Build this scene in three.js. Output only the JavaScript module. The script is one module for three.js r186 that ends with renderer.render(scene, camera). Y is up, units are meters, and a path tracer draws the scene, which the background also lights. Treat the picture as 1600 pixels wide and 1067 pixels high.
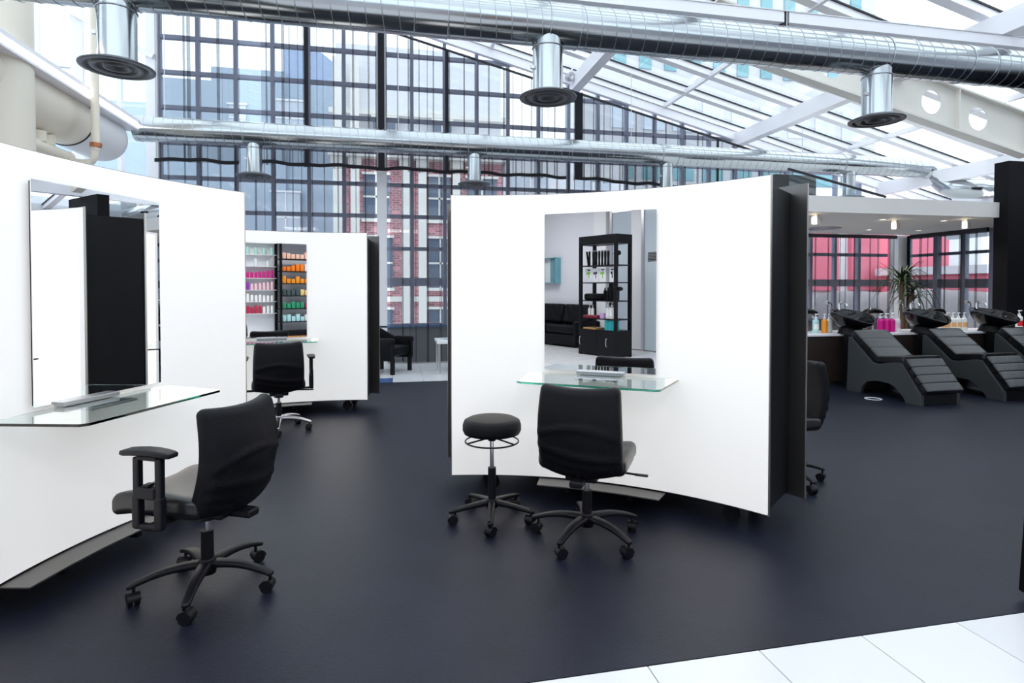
import * as THREE from 'three';
import { mergeGeometries, mergeVertices } from 'three/addons/utils/BufferGeometryUtils.js';
import { RoundedBoxGeometry } from 'three/addons/geometries/RoundedBoxGeometry.js';
import { RectAreaLightUniformsLib } from 'three/addons/lights/RectAreaLightUniformsLib.js';

// ---------------------------------------------------------------- camera, sky, exposure
RectAreaLightUniformsLib.init();
const scene = new THREE.Scene();
const camera = new THREE.PerspectiveCamera(61.28, 1600 / 1067, 0.05, 400);
camera.position.set(0, 1.38, 0);
camera.rotation.order = 'YXZ';
camera.rotation.set(-THREE.MathUtils.degToRad(1.095), -THREE.MathUtils.degToRad(11.684), 0);
camera.setViewOffset(1600, 1067, 0, 65.7, 1600, 1067);      // rising-front lens shift
const SKY = 2.5;
scene.background = new THREE.Color().setRGB(0.90 * SKY, 0.94 * SKY, 1.0 * SKY);   // bright even overcast
const renderer = new THREE.WebGLRenderer({ antialias: true });
renderer.toneMapping = THREE.LinearToneMapping;
renderer.toneMappingExposure = 1.1;
renderer.shadowMap.enabled = true;
const PANEL_GLOW = 0.36, PANEL_LIGHT = 0.5;

// ---------------------------------------------------------------- small tools
let seedv = 20241;
const rnd = () => { seedv = (seedv * 1664525 + 1013904223) >>> 0; return seedv / 4294967296; };
const rr = (a, b) => a + (b - a) * rnd();
const V = (x, y, z) => new THREE.Vector3(x, y, z);
const lin = (r, g, b) => new THREE.Color().setRGB(r, g, b);
const names = new Map();
function numbered(n) { const k = names.get(n) ?? 0; names.set(n, k + 1); return k ? n + '_' + String(k).padStart(3, '0') : n; }
const std = (c, rough, metal = 0, more = {}) => new THREE.MeshStandardMaterial({ color: c, roughness: rough, metalness: metal, ...more });
const phys = (c, rough, more = {}) => new THREE.MeshPhysicalMaterial({ color: c, roughness: rough, ...more });
function tidy(g) {
  let q = g.index ? g.toNonIndexed() : g;
  for (const k of Object.keys(q.attributes)) if (!['position', 'normal', 'uv'].includes(k)) q.deleteAttribute(k);
  if (!q.attributes.normal) q.computeVertexNormals();
  if (!q.attributes.uv) q.setAttribute('uv', new THREE.BufferAttribute(new Float32Array(q.attributes.position.count * 2), 2));
  return q;
}
const join = (list) => Array.isArray(list) ? (list.length === 1 ? list[0] : mergeGeometries(list.map(tidy))) : list;
function put(g, x = 0, y = 0, z = 0, rx = 0, ry = 0, rz = 0) {
  if (rx || ry || rz) g.applyMatrix4(new THREE.Matrix4().makeRotationFromEuler(new THREE.Euler(rx, ry, rz)));
  return g.translate(x, y, z);
}
const box = (w, h, d, x, y, z, rx, ry, rz) => put(new THREE.BoxGeometry(w, h, d), x, y, z, rx, ry, rz);
const rbox = (w, h, d, r, x, y, z, rx, ry, rz) => put(new RoundedBoxGeometry(w, h, d, 2, r), x, y, z, rx, ry, rz);
const span = (x0, x1, y0, y1, z0, z1) => box(Math.abs(x1 - x0), Math.abs(y1 - y0), Math.abs(z1 - z0), (x0 + x1) / 2, (y0 + y1) / 2, (z0 + z1) / 2);
const cyl = (r0, r1, h, n, x, y, z, rx, ry, rz) => put(new THREE.CylinderGeometry(r0, r1, h, n), x, y, z, rx, ry, rz);
function bar(a, b, w, h) {                                   // box beam between two points
  const d = b.clone().sub(a), g = new THREE.BoxGeometry(w, h, d.length());
  const m = new THREE.Matrix4().lookAt(a, b, V(0, 1, 0));
  g.applyMatrix4(m); const c = a.clone().add(b).multiplyScalar(0.5); return g.translate(c.x, c.y, c.z);
}
const tube = (pts, r, n = 24, k = 8) => new THREE.TubeGeometry(new THREE.CatmullRomCurve3(pts), n, r, k, false);
const lathe = (pts, n = 32) => new THREE.LatheGeometry(pts.map(([x, y]) => new THREE.Vector2(x, y)), n);
function rod(a, b, r, n = 8) {
  const d = b.clone().sub(a), g = new THREE.CylinderGeometry(r, r, d.length(), n);
  g.applyQuaternion(new THREE.Quaternion().setFromUnitVectors(V(0, 1, 0), d.clone().normalize()));
  const c = a.clone().add(b).multiplyScalar(0.5); return g.translate(c.x, c.y, c.z);
}
function loft(rings, caps = true, closed = true) {            // rings of equal length, joined by quads
  const n = rings[0].length, p = [], idx = [], uv = [];
  rings.forEach((r, i) => r.forEach((v, j) => { p.push(v.x, v.y, v.z); uv.push(j / n, i / rings.length); }));
  const m = closed ? n : n - 1;
  for (let i = 0; i + 1 < rings.length; i++) for (let j = 0; j < m; j++) {
    const a = i * n + j, b = i * n + (j + 1) % n, c = a + n, d = b + n; idx.push(a, b, d, a, d, c);
  }
  if (caps) for (const [i, flip] of [[0, true], [rings.length - 1, false]]) {
    const c = rings[i].reduce((s, v) => s.add(v), V(0, 0, 0)).multiplyScalar(1 / n), k = p.length / 3; p.push(c.x, c.y, c.z); uv.push(0.5, 0.5);
    for (let j = 0; j < n; j++) { const a = i * n + j, b = i * n + (j + 1) % n; flip ? idx.push(k, b, a) : idx.push(k, a, b); }
  }
  const g = new THREE.BufferGeometry();
  g.setAttribute('position', new THREE.Float32BufferAttribute(p, 3)); g.setAttribute('uv', new THREE.Float32BufferAttribute(uv, 2));
  g.setIndex(idx); g.computeVertexNormals(); return g;
}
function soft(w, h, t, r, n, warp) {                          // cushion: a finely divided rounded block, then bent by warp(v)
  const g0 = new THREE.BoxGeometry(2, 2, 2, n, n, Math.max(4, n >> 1)); g0.deleteAttribute('normal'); g0.deleteAttribute('uv');
  const g = mergeVertices(g0, 1e-4), P = g.attributes.position, v = V(0, 0, 0), q = V(0, 0, 0), uv = [];
  const s = (u) => Math.sin(u * Math.PI / 2) * 0.6 + u * 0.4;
  for (let i = 0; i < P.count; i++) {
    v.fromBufferAttribute(P, i); v.set(s(v.x) * w / 2, s(v.y) * h / 2, s(v.z) * t / 2);
    q.set(THREE.MathUtils.clamp(v.x, -w / 2 + r, w / 2 - r), THREE.MathUtils.clamp(v.y, -h / 2 + r, h / 2 - r), THREE.MathUtils.clamp(v.z, -t / 2 + r, t / 2 - r));
    v.sub(q); if (v.lengthSq() > 1e-12) v.normalize().multiplyScalar(r); v.add(q); uv.push(v.x + v.z, v.y);
    if (warp) warp(v); P.setXYZ(i, v.x, v.y, v.z);
  }
  g.setAttribute('uv', new THREE.Float32BufferAttribute(uv, 2)); g.computeVertexNormals(); return g;
}
function extr(pts, depth, bevel = 0) {                        // outline in x,y pushed along +z
  const s = Array.isArray(pts) ? new THREE.Shape(pts.map(([x, y]) => new THREE.Vector2(x, y))) : pts;
  return new THREE.ExtrudeGeometry(s, { depth, bevelEnabled: bevel > 0, bevelSize: bevel, bevelThickness: bevel, bevelSegments: 2, curveSegments: 24 });
}
function mesh(name, geo, m, parent) {
  const o = new THREE.Mesh(join(geo), m); o.castShadow = o.receiveShadow = true;
  o.name = parent ? name : numbered(name); (parent ?? scene).add(o); return o;
}
const part = (parent, name, geo, m, label) => { const o = mesh(name, geo, m, parent); if (label) o.userData.label = label; return o; };
function tag(o, label, category, group) { Object.assign(o.userData, { label, category }); if (group) o.userData.group = group; return o; }
function thing(name, label, category, p = [0, 0, 0], turn = 0, group) {
  const o = new THREE.Group(); o.name = numbered(name); scene.add(o); o.position.set(...p); o.rotation.y = turn; return tag(o, label, category, group);
}
function copy(src, p, turn, label, group) {
  const o = src.clone(); o.name = numbered(src.name.replace(/_\d{3}$/, '')); o.userData = { ...src.userData }; scene.add(o);
  if (p) o.position.set(...p); if (turn !== undefined) o.rotation.y = turn; if (label) o.userData.label = label; if (group) o.userData.group = group; return o;
}
const shell = (name, label, category, geo, m) => { const o = geo ? mesh(name, geo, m) : (() => { const g = new THREE.Group(); g.name = numbered(name); scene.add(g); return g; })(); tag(o, label, category); o.userData.kind = 'structure'; return o; };

// ---------------------------------------------------------------- textures and materials
function noiseTex(size, fn, srgb) {
  const d = new Uint8Array(size * size * 4);
  for (let y = 0; y < size; y++) for (let x = 0; x < size; x++) { const c = fn(x, y); const i = (y * size + x) * 4; d[i] = c[0]; d[i + 1] = c[1]; d[i + 2] = c[2]; d[i + 3] = 255; }
  const t = new THREE.DataTexture(d, size, size); t.wrapS = t.wrapT = THREE.RepeatWrapping; t.magFilter = THREE.LinearFilter; t.minFilter = THREE.LinearFilter;
  if (srgb) t.colorSpace = THREE.SRGBColorSpace; t.needsUpdate = true; return t;
}
function valueNoise(n, cell) {                                // tiling smooth noise, 0..1
  const k = Math.max(1, Math.round(n / cell)), g = Array.from({ length: k * k }, rnd);
  return (x, y) => { const u = x / n * k, v = y / n * k, i = Math.floor(u), j = Math.floor(v), a = u - i, b = v - j, s = a * a * (3 - 2 * a), t = b * b * (3 - 2 * b), G = (p, q) => g[((q + k) % k) * k + (p + k) % k];
    return (G(i, j) * (1 - s) + G(i + 1, j) * s) * (1 - t) + (G(i, j + 1) * (1 - s) + G(i + 1, j + 1) * s) * t; };
}
const N = 512, n4 = valueNoise(N, 4), n16 = valueNoise(N, 16), n64 = valueNoise(N, 64), n2 = valueNoise(N, 2);
const grain = noiseTex(N, (x, y) => { const v = 255 * (0.45 * n2(x, y) + 0.35 * n4(x, y) + 0.2 * n16(x, y)); return [v, v, v]; });
const speck = noiseTex(N, (x, y) => { const v = 205 + 34 * n64(x, y) - 34 * n16(x, y) * n4(x, y) + 26 * (n2(x, y) - 0.5); return [v, v, v]; }, true);
const leatherTex = noiseTex(N, (x, y) => { const v = 255 * (0.6 * n4(x, y) + 0.4 * n16(x, y)); return [v, v, v]; });
const rep = (t, u, v) => { const c = t.clone(); c.repeat.set(u, v); c.needsUpdate = true; return c; };
const brickTex = (() => {                                     // fine distant brickwork, one tile = 0.9 m
  const n4b = n4; return noiseTex(256, (x, y) => { const row = Math.floor(y / 21.34), xx = (x + (row % 2) * 32) % 64, mortar = (y % 21.34) < 3.2 || xx < 3.4, t = n4b(Math.floor(x / 64 + row * 7) * 9, row * 13); const k = 0.8 + 0.35 * t; return mortar ? [226, 214, 216] : [210 * k, 142 * k, 148 * k]; }, true);
})();
const M = {
  vinyl: phys(lin(0.0120, 0.0140, 0.0285), 0.44, { specularIntensity: 0.6, map: rep(speck, 0.7, 0.7), bumpMap: rep(grain, 2.2, 2.2), bumpScale: 0.0011 }),
  tile: std(lin(0.66, 0.66, 0.68), 0.28),
  grout: std(lin(0.16, 0.16, 0.17), 0.8),
  blueTile: std(lin(0.035, 0.10, 0.26), 0.3),
  acrylic: new THREE.MeshStandardMaterial({ color: lin(0.70, 0.695, 0.69), roughness: 0.35, emissive: lin(1, 0.965, 0.94), emissiveIntensity: PANEL_GLOW }),
  aluEdge: std(lin(0.52, 0.47, 0.43), 0.32, 1),
  brushed: std(lin(0.20, 0.195, 0.19), 0.42, 1, { bumpMap: rep(grain, 2, 9), bumpScale: 0.0004 }),
  black: phys(lin(0.004, 0.004, 0.0055), 0.45, { specularIntensity: 0.35 }),
  blackMatte: phys(lin(0.004, 0.004, 0.006), 0.7, { specularIntensity: 0.3 }),
  blackGloss: phys(lin(0.005, 0.005, 0.007), 0.12, { specularIntensity: 0.8 }),
  mirror: std(lin(0.90, 0.91, 0.92), 0.0, 1),
  glassShelf: phys(lin(0.97, 1, 0.99), 0.02, { transmission: 1, thickness: 0.012, ior: 1.5, attenuationColor: lin(0.42, 0.80, 0.72), attenuationDistance: 0.14 }),
  pane: phys(lin(0.90, 0.95, 0.97), 0.0, { transmission: 1, thickness: 0, ior: 1.45 }),
  roofPane: phys(lin(0.93, 0.97, 0.98), 0.0, { transmission: 1, thickness: 0, ior: 1.4 }),
  chrome: std(lin(0.78, 0.78, 0.80), 0.12, 1),
  steel: std(lin(0.55, 0.55, 0.57), 0.3, 1),
  galv: std(lin(0.46, 0.49, 0.51), 0.18, 1),
  seam: std(lin(0.42, 0.46, 0.50), 0.35, 1),
  diffuser: std(lin(0.15, 0.155, 0.165), 0.4, 0.6),
  seatLeather: phys(lin(0.006, 0.006, 0.008), 0.33, { specularIntensity: 0.9 }),
  leather: phys(lin(0.0035, 0.0035, 0.0055), 0.45, { specularIntensity: 0.28, bumpMap: rep(leatherTex, 7, 7), bumpScale: 0.0009 }),
  washLeather: phys(lin(0.008, 0.008, 0.010), 0.22, { bumpMap: rep(leatherTex, 5, 5), bumpScale: 0.0005 }),
  plastic: phys(lin(0.0055, 0.0055, 0.0085), 0.42, { specularIntensity: 0.4 }),
  plasticGrey: std(lin(0.035, 0.038, 0.040), 0.5),
  white: std(lin(0.82, 0.82, 0.84), 0.55),
  whiteGloss: std(lin(0.84, 0.84, 0.86), 0.25),
  cream: std(lin(0.78, 0.72, 0.62), 0.45),
  steelWhite: std(lin(0.87, 0.86, 0.90), 0.4),
  girder: std(lin(0.89, 0.86, 0.79), 0.5),
  wallWhite: std(lin(0.74, 0.75, 0.80), 0.7),
  mullion: std(lin(0.30, 0.32, 0.42), 0.45),
  gasket: std(lin(0.02, 0.02, 0.025), 0.6),
  spandrel: std(lin(0.22, 0.22, 0.24), 0.6),
  sheer: new THREE.MeshStandardMaterial({ color: lin(0.020, 0.019, 0.030), roughness: 0.95, transparent: true, opacity: 0.36, side: THREE.DoubleSide }),
  hem: std(lin(0.008, 0.008, 0.012), 0.95, 0, { side: THREE.DoubleSide }),
  fascia: std(lin(0.87, 0.84, 0.81), 0.55),
  darkWood: std(lin(0.022, 0.014, 0.011), 0.45, 0, { bumpMap: rep(grain, 0.6, 8), bumpScale: 0.0008 }),
  copper: std(lin(0.45, 0.17, 0.08), 0.4, 0.7),
  leaf: std(lin(0.014, 0.040, 0.012), 0.6, 0, { side: THREE.DoubleSide }),
  trunk: std(lin(0.16, 0.10, 0.065), 0.85, 0, { bumpMap: rep(grain, 3, 3), bumpScale: 0.006 }),
  lampWarm: new THREE.MeshStandardMaterial({ color: lin(0.9, 0.85, 0.7), emissive: lin(1, 0.86, 0.6), emissiveIntensity: 3 }),
  strip: new THREE.MeshStandardMaterial({ color: lin(0.9, 0.9, 0.9), emissive: lin(1, 0.98, 0.95), emissiveIntensity: 2.2 }),
  bConcrete: std(lin(0.38, 0.46, 0.55), 0.85, 0, { bumpMap: rep(grain, 0.5, 0.5), bumpScale: 0.01 }),
  bStone: std(lin(0.84, 0.81, 0.77), 0.85),
  bBrick: std(lin(0.92, 0.92, 0.95), 0.9, 0, { map: rep(brickTex, 1 / 0.9, 1 / 0.9) }),
  bPale: std(lin(0.78, 0.78, 0.82), 0.8),
  bRed: std(lin(0.80, 0.20, 0.28), 0.7),
  bTeal: std(lin(0.15, 0.32, 0.36), 0.3),
  bBlue: std(lin(0.34, 0.43, 0.60), 0.8),
  bGlass: std(lin(0.13, 0.16, 0.22), 0.08),
  bGlassPale: std(lin(0.52, 0.58, 0.66), 0.12),
  asphalt: std(lin(0.36, 0.36, 0.38), 0.9),
  hedge: std(lin(0.52, 0.48, 0.50), 0.95, 0, { bumpMap: rep(grain, 1, 1), bumpScale: 0.05 }),
};
const paint = (r, g, b, rough = 0.35) => std(lin(r, g, b), rough);

// ================================================================ THE SETTING
// ---- floor: dark vinyl field, white tiles before it and at the window
const EDGE = -1.942, REAR = -8.63, TW = 0.4565, TL = 0.913, TX = 0.907, RX0 = -9.2, RX1 = 12.6, BACK = 3.9, WALLZ = -10.95;
const floor = shell('floor', 'dark screed under the white tiles and the vinyl', 'floor', span(RX0, RX1, -0.3, -0.012, WALLZ - 0.2, BACK + 0.2), M.grout);
const vinyl = shell('floor', 'dark navy textured vinyl floor of the styling area', 'floor', (() => {
  const g = span(-6.6, RX1, -0.012, 0, REAR, EDGE), P = g.attributes.position, uv = []; for (let i = 0; i < P.count; i++) uv.push(P.getX(i), P.getZ(i)); g.setAttribute('uv', new THREE.Float32BufferAttribute(uv, 2)); return g;
})(), M.vinyl);
const tiles = shell('floor', 'large white floor tiles with thin dark joints beside the vinyl', 'floor');
const tileMats = [M.tile, std(lin(0.645, 0.645, 0.67), 0.3), std(lin(0.67, 0.67, 0.685), 0.27)];
const tileGeo = put(new RoundedBoxGeometry(TW - 0.004, 0.012, TL - 0.004, 1, 0.0012), 0, -0.006, 0);
function layTiles(x0, x1, z0, z1) {
  const i0 = Math.ceil((x0 - TX) / TW - 1e-6), i1 = Math.floor((x1 - TX) / TW + 1e-6);
  for (let i = i0; i < i1; i++) for (let k = 0; k * TL < z1 - z0 - 0.3; k++) {
    const o = new THREE.Mesh(tileGeo, tileMats[Math.floor(rnd() * 3)]); o.name = 'tile'; o.castShadow = o.receiveShadow = true; o.position.set(TX + (i + 0.5) * TW, 0, z0 + (k + 0.5) * TL); tiles.add(o);
  }
}
layTiles(-9.0, 6.4, EDGE + 0.003, BACK - 0.2);
shell('floor', 'white floor strip along the reception wall', 'floor', span(-9.2, 6.4, -0.012, 0, EDGE + 0.003 + 6 * TL + 0.004, BACK), M.tile);
layTiles(-0.01, 2.4, REAR - 2 * TL, REAR);
shell('floor', 'white floor strip right below the long curtain', 'floor', span(-0.008, 2.28, -0.012, 0, WALLZ, REAR - 2 * TL - 0.004), M.tile);
shell('floor', 'white floor strip under the long curtain', 'floor', [span(2.28, RX1, -0.012, 0, WALLZ, REAR), span(-6.6, -0.6, -0.012, 0, WALLZ, REAR)], M.tile);
shell('floor', 'white floor beyond the reception tiles', 'floor', span(6.4, RX1, -0.012, 0, EDGE + 0.01, BACK), M.tile);
shell('floor', 'white floor edge behind the armchair', 'floor', span(-0.6, -0.008, -0.012, 0, WALLZ, REAR - 0.42), M.tile);
shell('floor', 'bright blue floor inset beside the white window tiles', 'floor', span(-0.6, -0.008, -0.012, 0.0005, REAR - 0.42, REAR), M.blueTile);

// ---- glazed back wall: spandrel, posts, transoms, panes
const X0 = -6.25, MX = -3.91, DX = 0.61, ROOF = (x) => 6.5 - 0.25 * x;
shell('wall_back', 'grey sill wall under the long window', 'wall', [span(X0, RX1, 0, 0.66, WALLZ - 0.15, WALLZ)], M.spandrel);
const win = shell('window_1', 'tall gridded window wall behind the sheer curtain', 'window');
const rowsY = [0.69, 1.50, 2.12, 2.72, 3.30, 3.90, 4.50, 5.10, 5.70, 6.30, 6.90];
const paneCache = new Map();
for (let k = -4; k < 24; k++) {
  const xa = MX + k * DX, xb = xa + DX, top = ROOF(xb) - 0.22;
  if (xb > 10.9) break;
  if (k > -4 || true) part(win, 'mullion', span(xa - 0.032, xa + 0.032, 0.66, Math.max(ROOF(xa) - 0.16, 1), WALLZ - 0.09, WALLZ), k < 0 ? M.steelWhite : M.mullion);
  for (let r = 0; r + 1 < rowsY.length; r++) {
    const ya = rowsY[r], yb = Math.min(rowsY[r + 1], top); if (yb - ya < 0.12) break;
    const key = (yb - ya).toFixed(3); if (!paneCache.has(key)) paneCache.set(key, new THREE.BoxGeometry(DX - 0.06, yb - ya - 0.05, 0.006));
    const o = part(win, 'pane', paneCache.get(key), M.pane); o.position.set((xa + xb) / 2, (ya + yb) / 2, WALLZ - 0.05);
  }
}
for (const y of rowsY) {
  const x1 = Math.min(10.85, (6.3 - y) / 0.25), thick = y === 1.5 ? 0.075 : 0.033;
  if (x1 > -6) part(win, 'transom', span(MX, x1, y - thick, y + thick, WALLZ - 0.085, WALLZ + (y === 1.5 ? 0.04 : 0.005)), M.mullion);
}
for (const y of [2.72, 5.10, 7.2]) part(win, 'transom', span(X0, MX - 0.03, y - 0.04, y + 0.04, WALLZ - 0.085, WALLZ), M.steelWhite);
part(win, 'window_sill', span(X0, 10.85, 0.655, 0.69, WALLZ - 0.05, WALLZ + 0.06), std(lin(0.10, 0.20, 0.36), 0.4));
for (const x of [-5.75, -5.12, -4.0, -0.19]) shell('trim_' + Math.round(x * -10), x > -1 ? 'white steel post rising behind the curtain seam' : x > -4.5 ? 'white steel post at the end of the curtain' : x > -5.4 ? 'wide white window post by the hanging duct outlet' : 'white window post near the round column', 'post', span(x - 0.09, x + 0.09, 0, ROOF(x) - 0.2, WALLZ + 0.0, WALLZ + 0.06), M.steelWhite);
shell('trim_9', 'white diagonal brace across the far window', 'brace', [bar(V(-5.3, 6.0, WALLZ + 0.1), V(-3.95, 5.3, WALLZ + 0.1), 0.07, 0.09)], M.steelWhite);

// ---- left glazed wall and closing walls
const winL = shell('window_2', 'glazed side wall with white posts beyond the styling stations', 'window');
for (let k = 0; k <= 8; k++) part(winL, 'mullion', span(X0 - 0.1, X0, 0, ROOF(X0) - 0.1, WALLZ + k * 1.12 - 0.05, WALLZ + k * 1.12 + 0.05), M.steelWhite);
for (const y of [0.1, 2.4, 4.6, 7.6]) part(winL, 'transom', span(X0 - 0.08, X0, y - 0.05, y + 0.05, WALLZ, WALLZ + 8.96), M.steelWhite);
for (let k = 0; k < 8; k++) for (const [a, b] of [[0.1, 2.4], [2.4, 4.6], [4.6, 7.6]]) part(winL, 'pane', span(X0 - 0.05, X0 - 0.044, a + 0.05, b - 0.05, WALLZ + k * 1.12 + 0.05, WALLZ + (k + 1) * 1.12 - 0.05), M.pane);
shell('wall_left', 'white reception side wall', 'wall', [span(RX0 - 0.2, RX0, 0, 3.7, -2, BACK)], M.wallWhite);
shell('wall_partition', 'white wall between reception and side glazing', 'wall', [span(RX0 - 0.2, X0 + 0.05, 0, 8.3, -2.15, -1.99)], M.wallWhite);
shell('wall_front', 'pale lavender reception wall behind the sofa', 'wall', [span(RX0 - 0.2, RX1 + 0.2, 0, 3.7, BACK, BACK + 0.2)], M.wallWhite);
shell('wall_right', 'black side wall beside the wash area', 'wall', [span(11.25, 11.45, 0, 2.55, -8.95, -1.9), span(11.25, 11.45, 0, 0.5, WALLZ, -8.95)], M.blackMatte);
shell('wall_right', 'white outer side wall above the wash area', 'wall', [span(RX1 - 0.2, RX1, 2.5, 3.6, WALLZ, -1.9), span(RX1 - 0.2, RX1, 0, 3.7, -1.9, BACK)], M.wallWhite);
shell('wall_screen', 'tall black partition at the end of the white canopy', 'wall', [span(9.74, 11.25, 0, 3.44, -7.75, -7.52)], M.blackMatte);
shell('ceiling', 'white flat ceiling over the reception', 'ceiling', [span(RX0 - 0.2, RX1, 3.7, 3.9, 0.6, BACK + 0.2)], M.white);
shell('ceiling', 'white flat ceiling beside the glass roof', 'ceiling', [span(RX0 - 0.2, X0, 3.7, 3.9, -2, 0.6)], M.white);
const winF = shell('window_4', 'glazed clerestory above the reception ceiling', 'window');
for (let x = X0 + 0.05; x < 10.4; x += 1.5) { part(winF, 'mullion', span(x - 0.04, x + 0.04, 3.9, ROOF(x) - 0.05, 0.62, 0.7), M.steelWhite); part(winF, 'pane', put(extr([[x + 0.04, 3.9], [x + 1.46, 3.9], [x + 1.46, Math.max(3.95, ROOF(x + 1.46) - 0.08)], [x + 0.04, ROOF(x) - 0.08]], 0.006), 0, 0, 0.655), M.pane); }
shell('wall_left', 'white upper side wall above the reception', 'wall', [span(X0 - 0.12, X0, 3.9, 8.0, -2, 0.6)], M.white);

// ---- glass roof: bars down the slope, cross beams, panes
const roof = shell('ceiling', 'sloping glass roof on white bars and cross beams', 'ceiling');
const barZ = []; for (let z = WALLZ + 0.05; z < 0.7; z += 0.86) barZ.push(z);
const beamX = [-3.5, 0.0, 3.5, 7.05, 10.6];
for (const z of barZ) {
  part(roof, 'glazing_bar', bar(V(X0, ROOF(X0) - 0.06, z), V(RX1, ROOF(RX1) - 0.06, z), 0.14, 0.10), M.steelWhite);
  part(roof, 'gasket', [bar(V(X0, ROOF(X0) + 0.0, z - 0.082), V(RX1, ROOF(RX1) + 0.0, z - 0.082), 0.022, 0.02), bar(V(X0, ROOF(X0) + 0.0, z + 0.082), V(RX1, ROOF(RX1) + 0.0, z + 0.082), 0.022, 0.02)], M.gasket);
}
for (const x of beamX) part(roof, 'cross_beam', [span(x - 0.09, x + 0.09, ROOF(x) - 0.40, ROOF(x) - 0.14, WALLZ, 0.6)], M.steelWhite);
for (let x = -5.25; x < RX1; x += 1.775) if (!beamX.some((b) => Math.abs(b - x) < 0.5)) part(roof, 'cross_bar', span(x - 0.03, x + 0.03, ROOF(x) - 0.12, ROOF(x) - 0.04, WALLZ, 0.6), M.steelWhite);
const slope = Math.atan(-0.25), roofGeo = new THREE.BoxGeometry(1.83, 0.008, 0.80);
for (let i = 0; i + 1 < barZ.length; i++) for (let x = X0 + 0.9; x < RX1; x += 1.775) {
  const o = part(roof, 'pane', roofGeo, M.roofPane); o.position.set(x, ROOF(x) + 0.02, (barZ[i] + barZ[i + 1]) / 2); o.rotation.z = slope;
}
part(roof, 'wall_plate', [bar(V(X0, ROOF(X0) - 0.2, WALLZ + 0.04), V(RX1, ROOF(RX1) - 0.2, WALLZ + 0.04), 0.10, 0.16)], M.steelWhite);

// ---- deep white girder with round holes
{
  const s = new THREE.Shape(), L0 = 4.2, L1 = 9.36, yb = (x) => 5.532 - 0.231 * x, yt = (x) => yb(x) + 0.62;
  s.moveTo(L0, yb(L0)); s.lineTo(L1, yb(L1)); s.lineTo(L1, yt(L1)); s.lineTo(L0, yt(L0)); s.closePath();
  for (let x = 5.14; x < 9.2; x += 0.835) { const h = new THREE.Path(); h.absarc(x, yb(x) + 0.315, 0.172, 0, Math.PI * 2, true); s.holes.push(h); }
  const g = thing('roof_girder', 'deep cream sloping roof girder pierced by round holes', 'girder', [0, 0, -7.0]);
  part(g, 'web', put(extr(s, 0.02), 0, 0, -0.01), M.girder);
  part(g, 'flange', [bar(V(L0, yb(L0), 0), V(L1, yb(L1), 0), 0.17, 0.028), bar(V(L0, yt(L0), 0), V(L1, yt(L1), 0), 0.17, 0.028)], M.girder);
  part(g, 'end_plate', span(L1 - 0.01, L1 + 0.02, yb(L1), yt(L1), -0.1, 0.1), M.girder);
  part(g, 'stiffener', [span(8.06, 8.075, yb(8.07), yt(8.07), -0.08, 0.08)], M.girder);
}

{
  const o = thing('roof_spotlight', 'small round spotlight clamped to the white roof beam', 'spotlight', [3.33, 5.42, WALLZ + 0.32], 0.3);
  part(o, 'housing', put(lathe([[0.001, -0.1], [0.06, -0.1], [0.085, -0.02], [0.09, 0.06], [0.08, 0.06], [0.001, 0.03]], 24), 0, 0, 0, Math.PI / 2), M.steel);
  part(o, 'bracket', rod(V(0, 0.06, -0.04), V(0.1, 0.2, -0.05), 0.012), M.steel);
}
// ---- wash area canopy, side window
shell('ceiling', 'white canopy slab over the wash area with a deep cream fascia', 'canopy', [span(5.2, 11.25, 2.545, 2.79, WALLZ + 0.3, -7.66)], M.fascia);
const winR = shell('window_3', 'side window of the wash area behind a sheer curtain', 'window');
for (const z of [-10.85, -10.15, -9.55, -8.98]) part(winR, 'mullion', span(11.25, 11.35, 0.5, 2.55, z - 0.05, z + 0.05), std(lin(0.25, 0.27, 0.36), 0.5));
for (const y of [0.52, 1.48, 2.1, 2.5]) part(winR, 'transom', span(11.26, 11.34, y - (y === 1.48 ? 0.09 : 0.03), y + (y === 1.48 ? 0.09 : 0.03), -10.85, -8.98), std(lin(0.16, 0.18, 0.25), 0.5));
for (const [a, b] of [[-10.8, -10.2], [-10.1, -9.6], [-9.5, -9.03]]) for (const [c, d] of [[0.55, 1.39], [1.57, 2.07], [2.13, 2.47]]) part(winR, 'pane', span(11.3, 11.305, c, d, a, b), M.pane);
shell('trim_11', 'white corner column behind the potted plant', 'column', [span(10.87, 11.13, 0, 2.545, WALLZ + 0.03, WALLZ + 0.26)], M.white);

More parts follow.
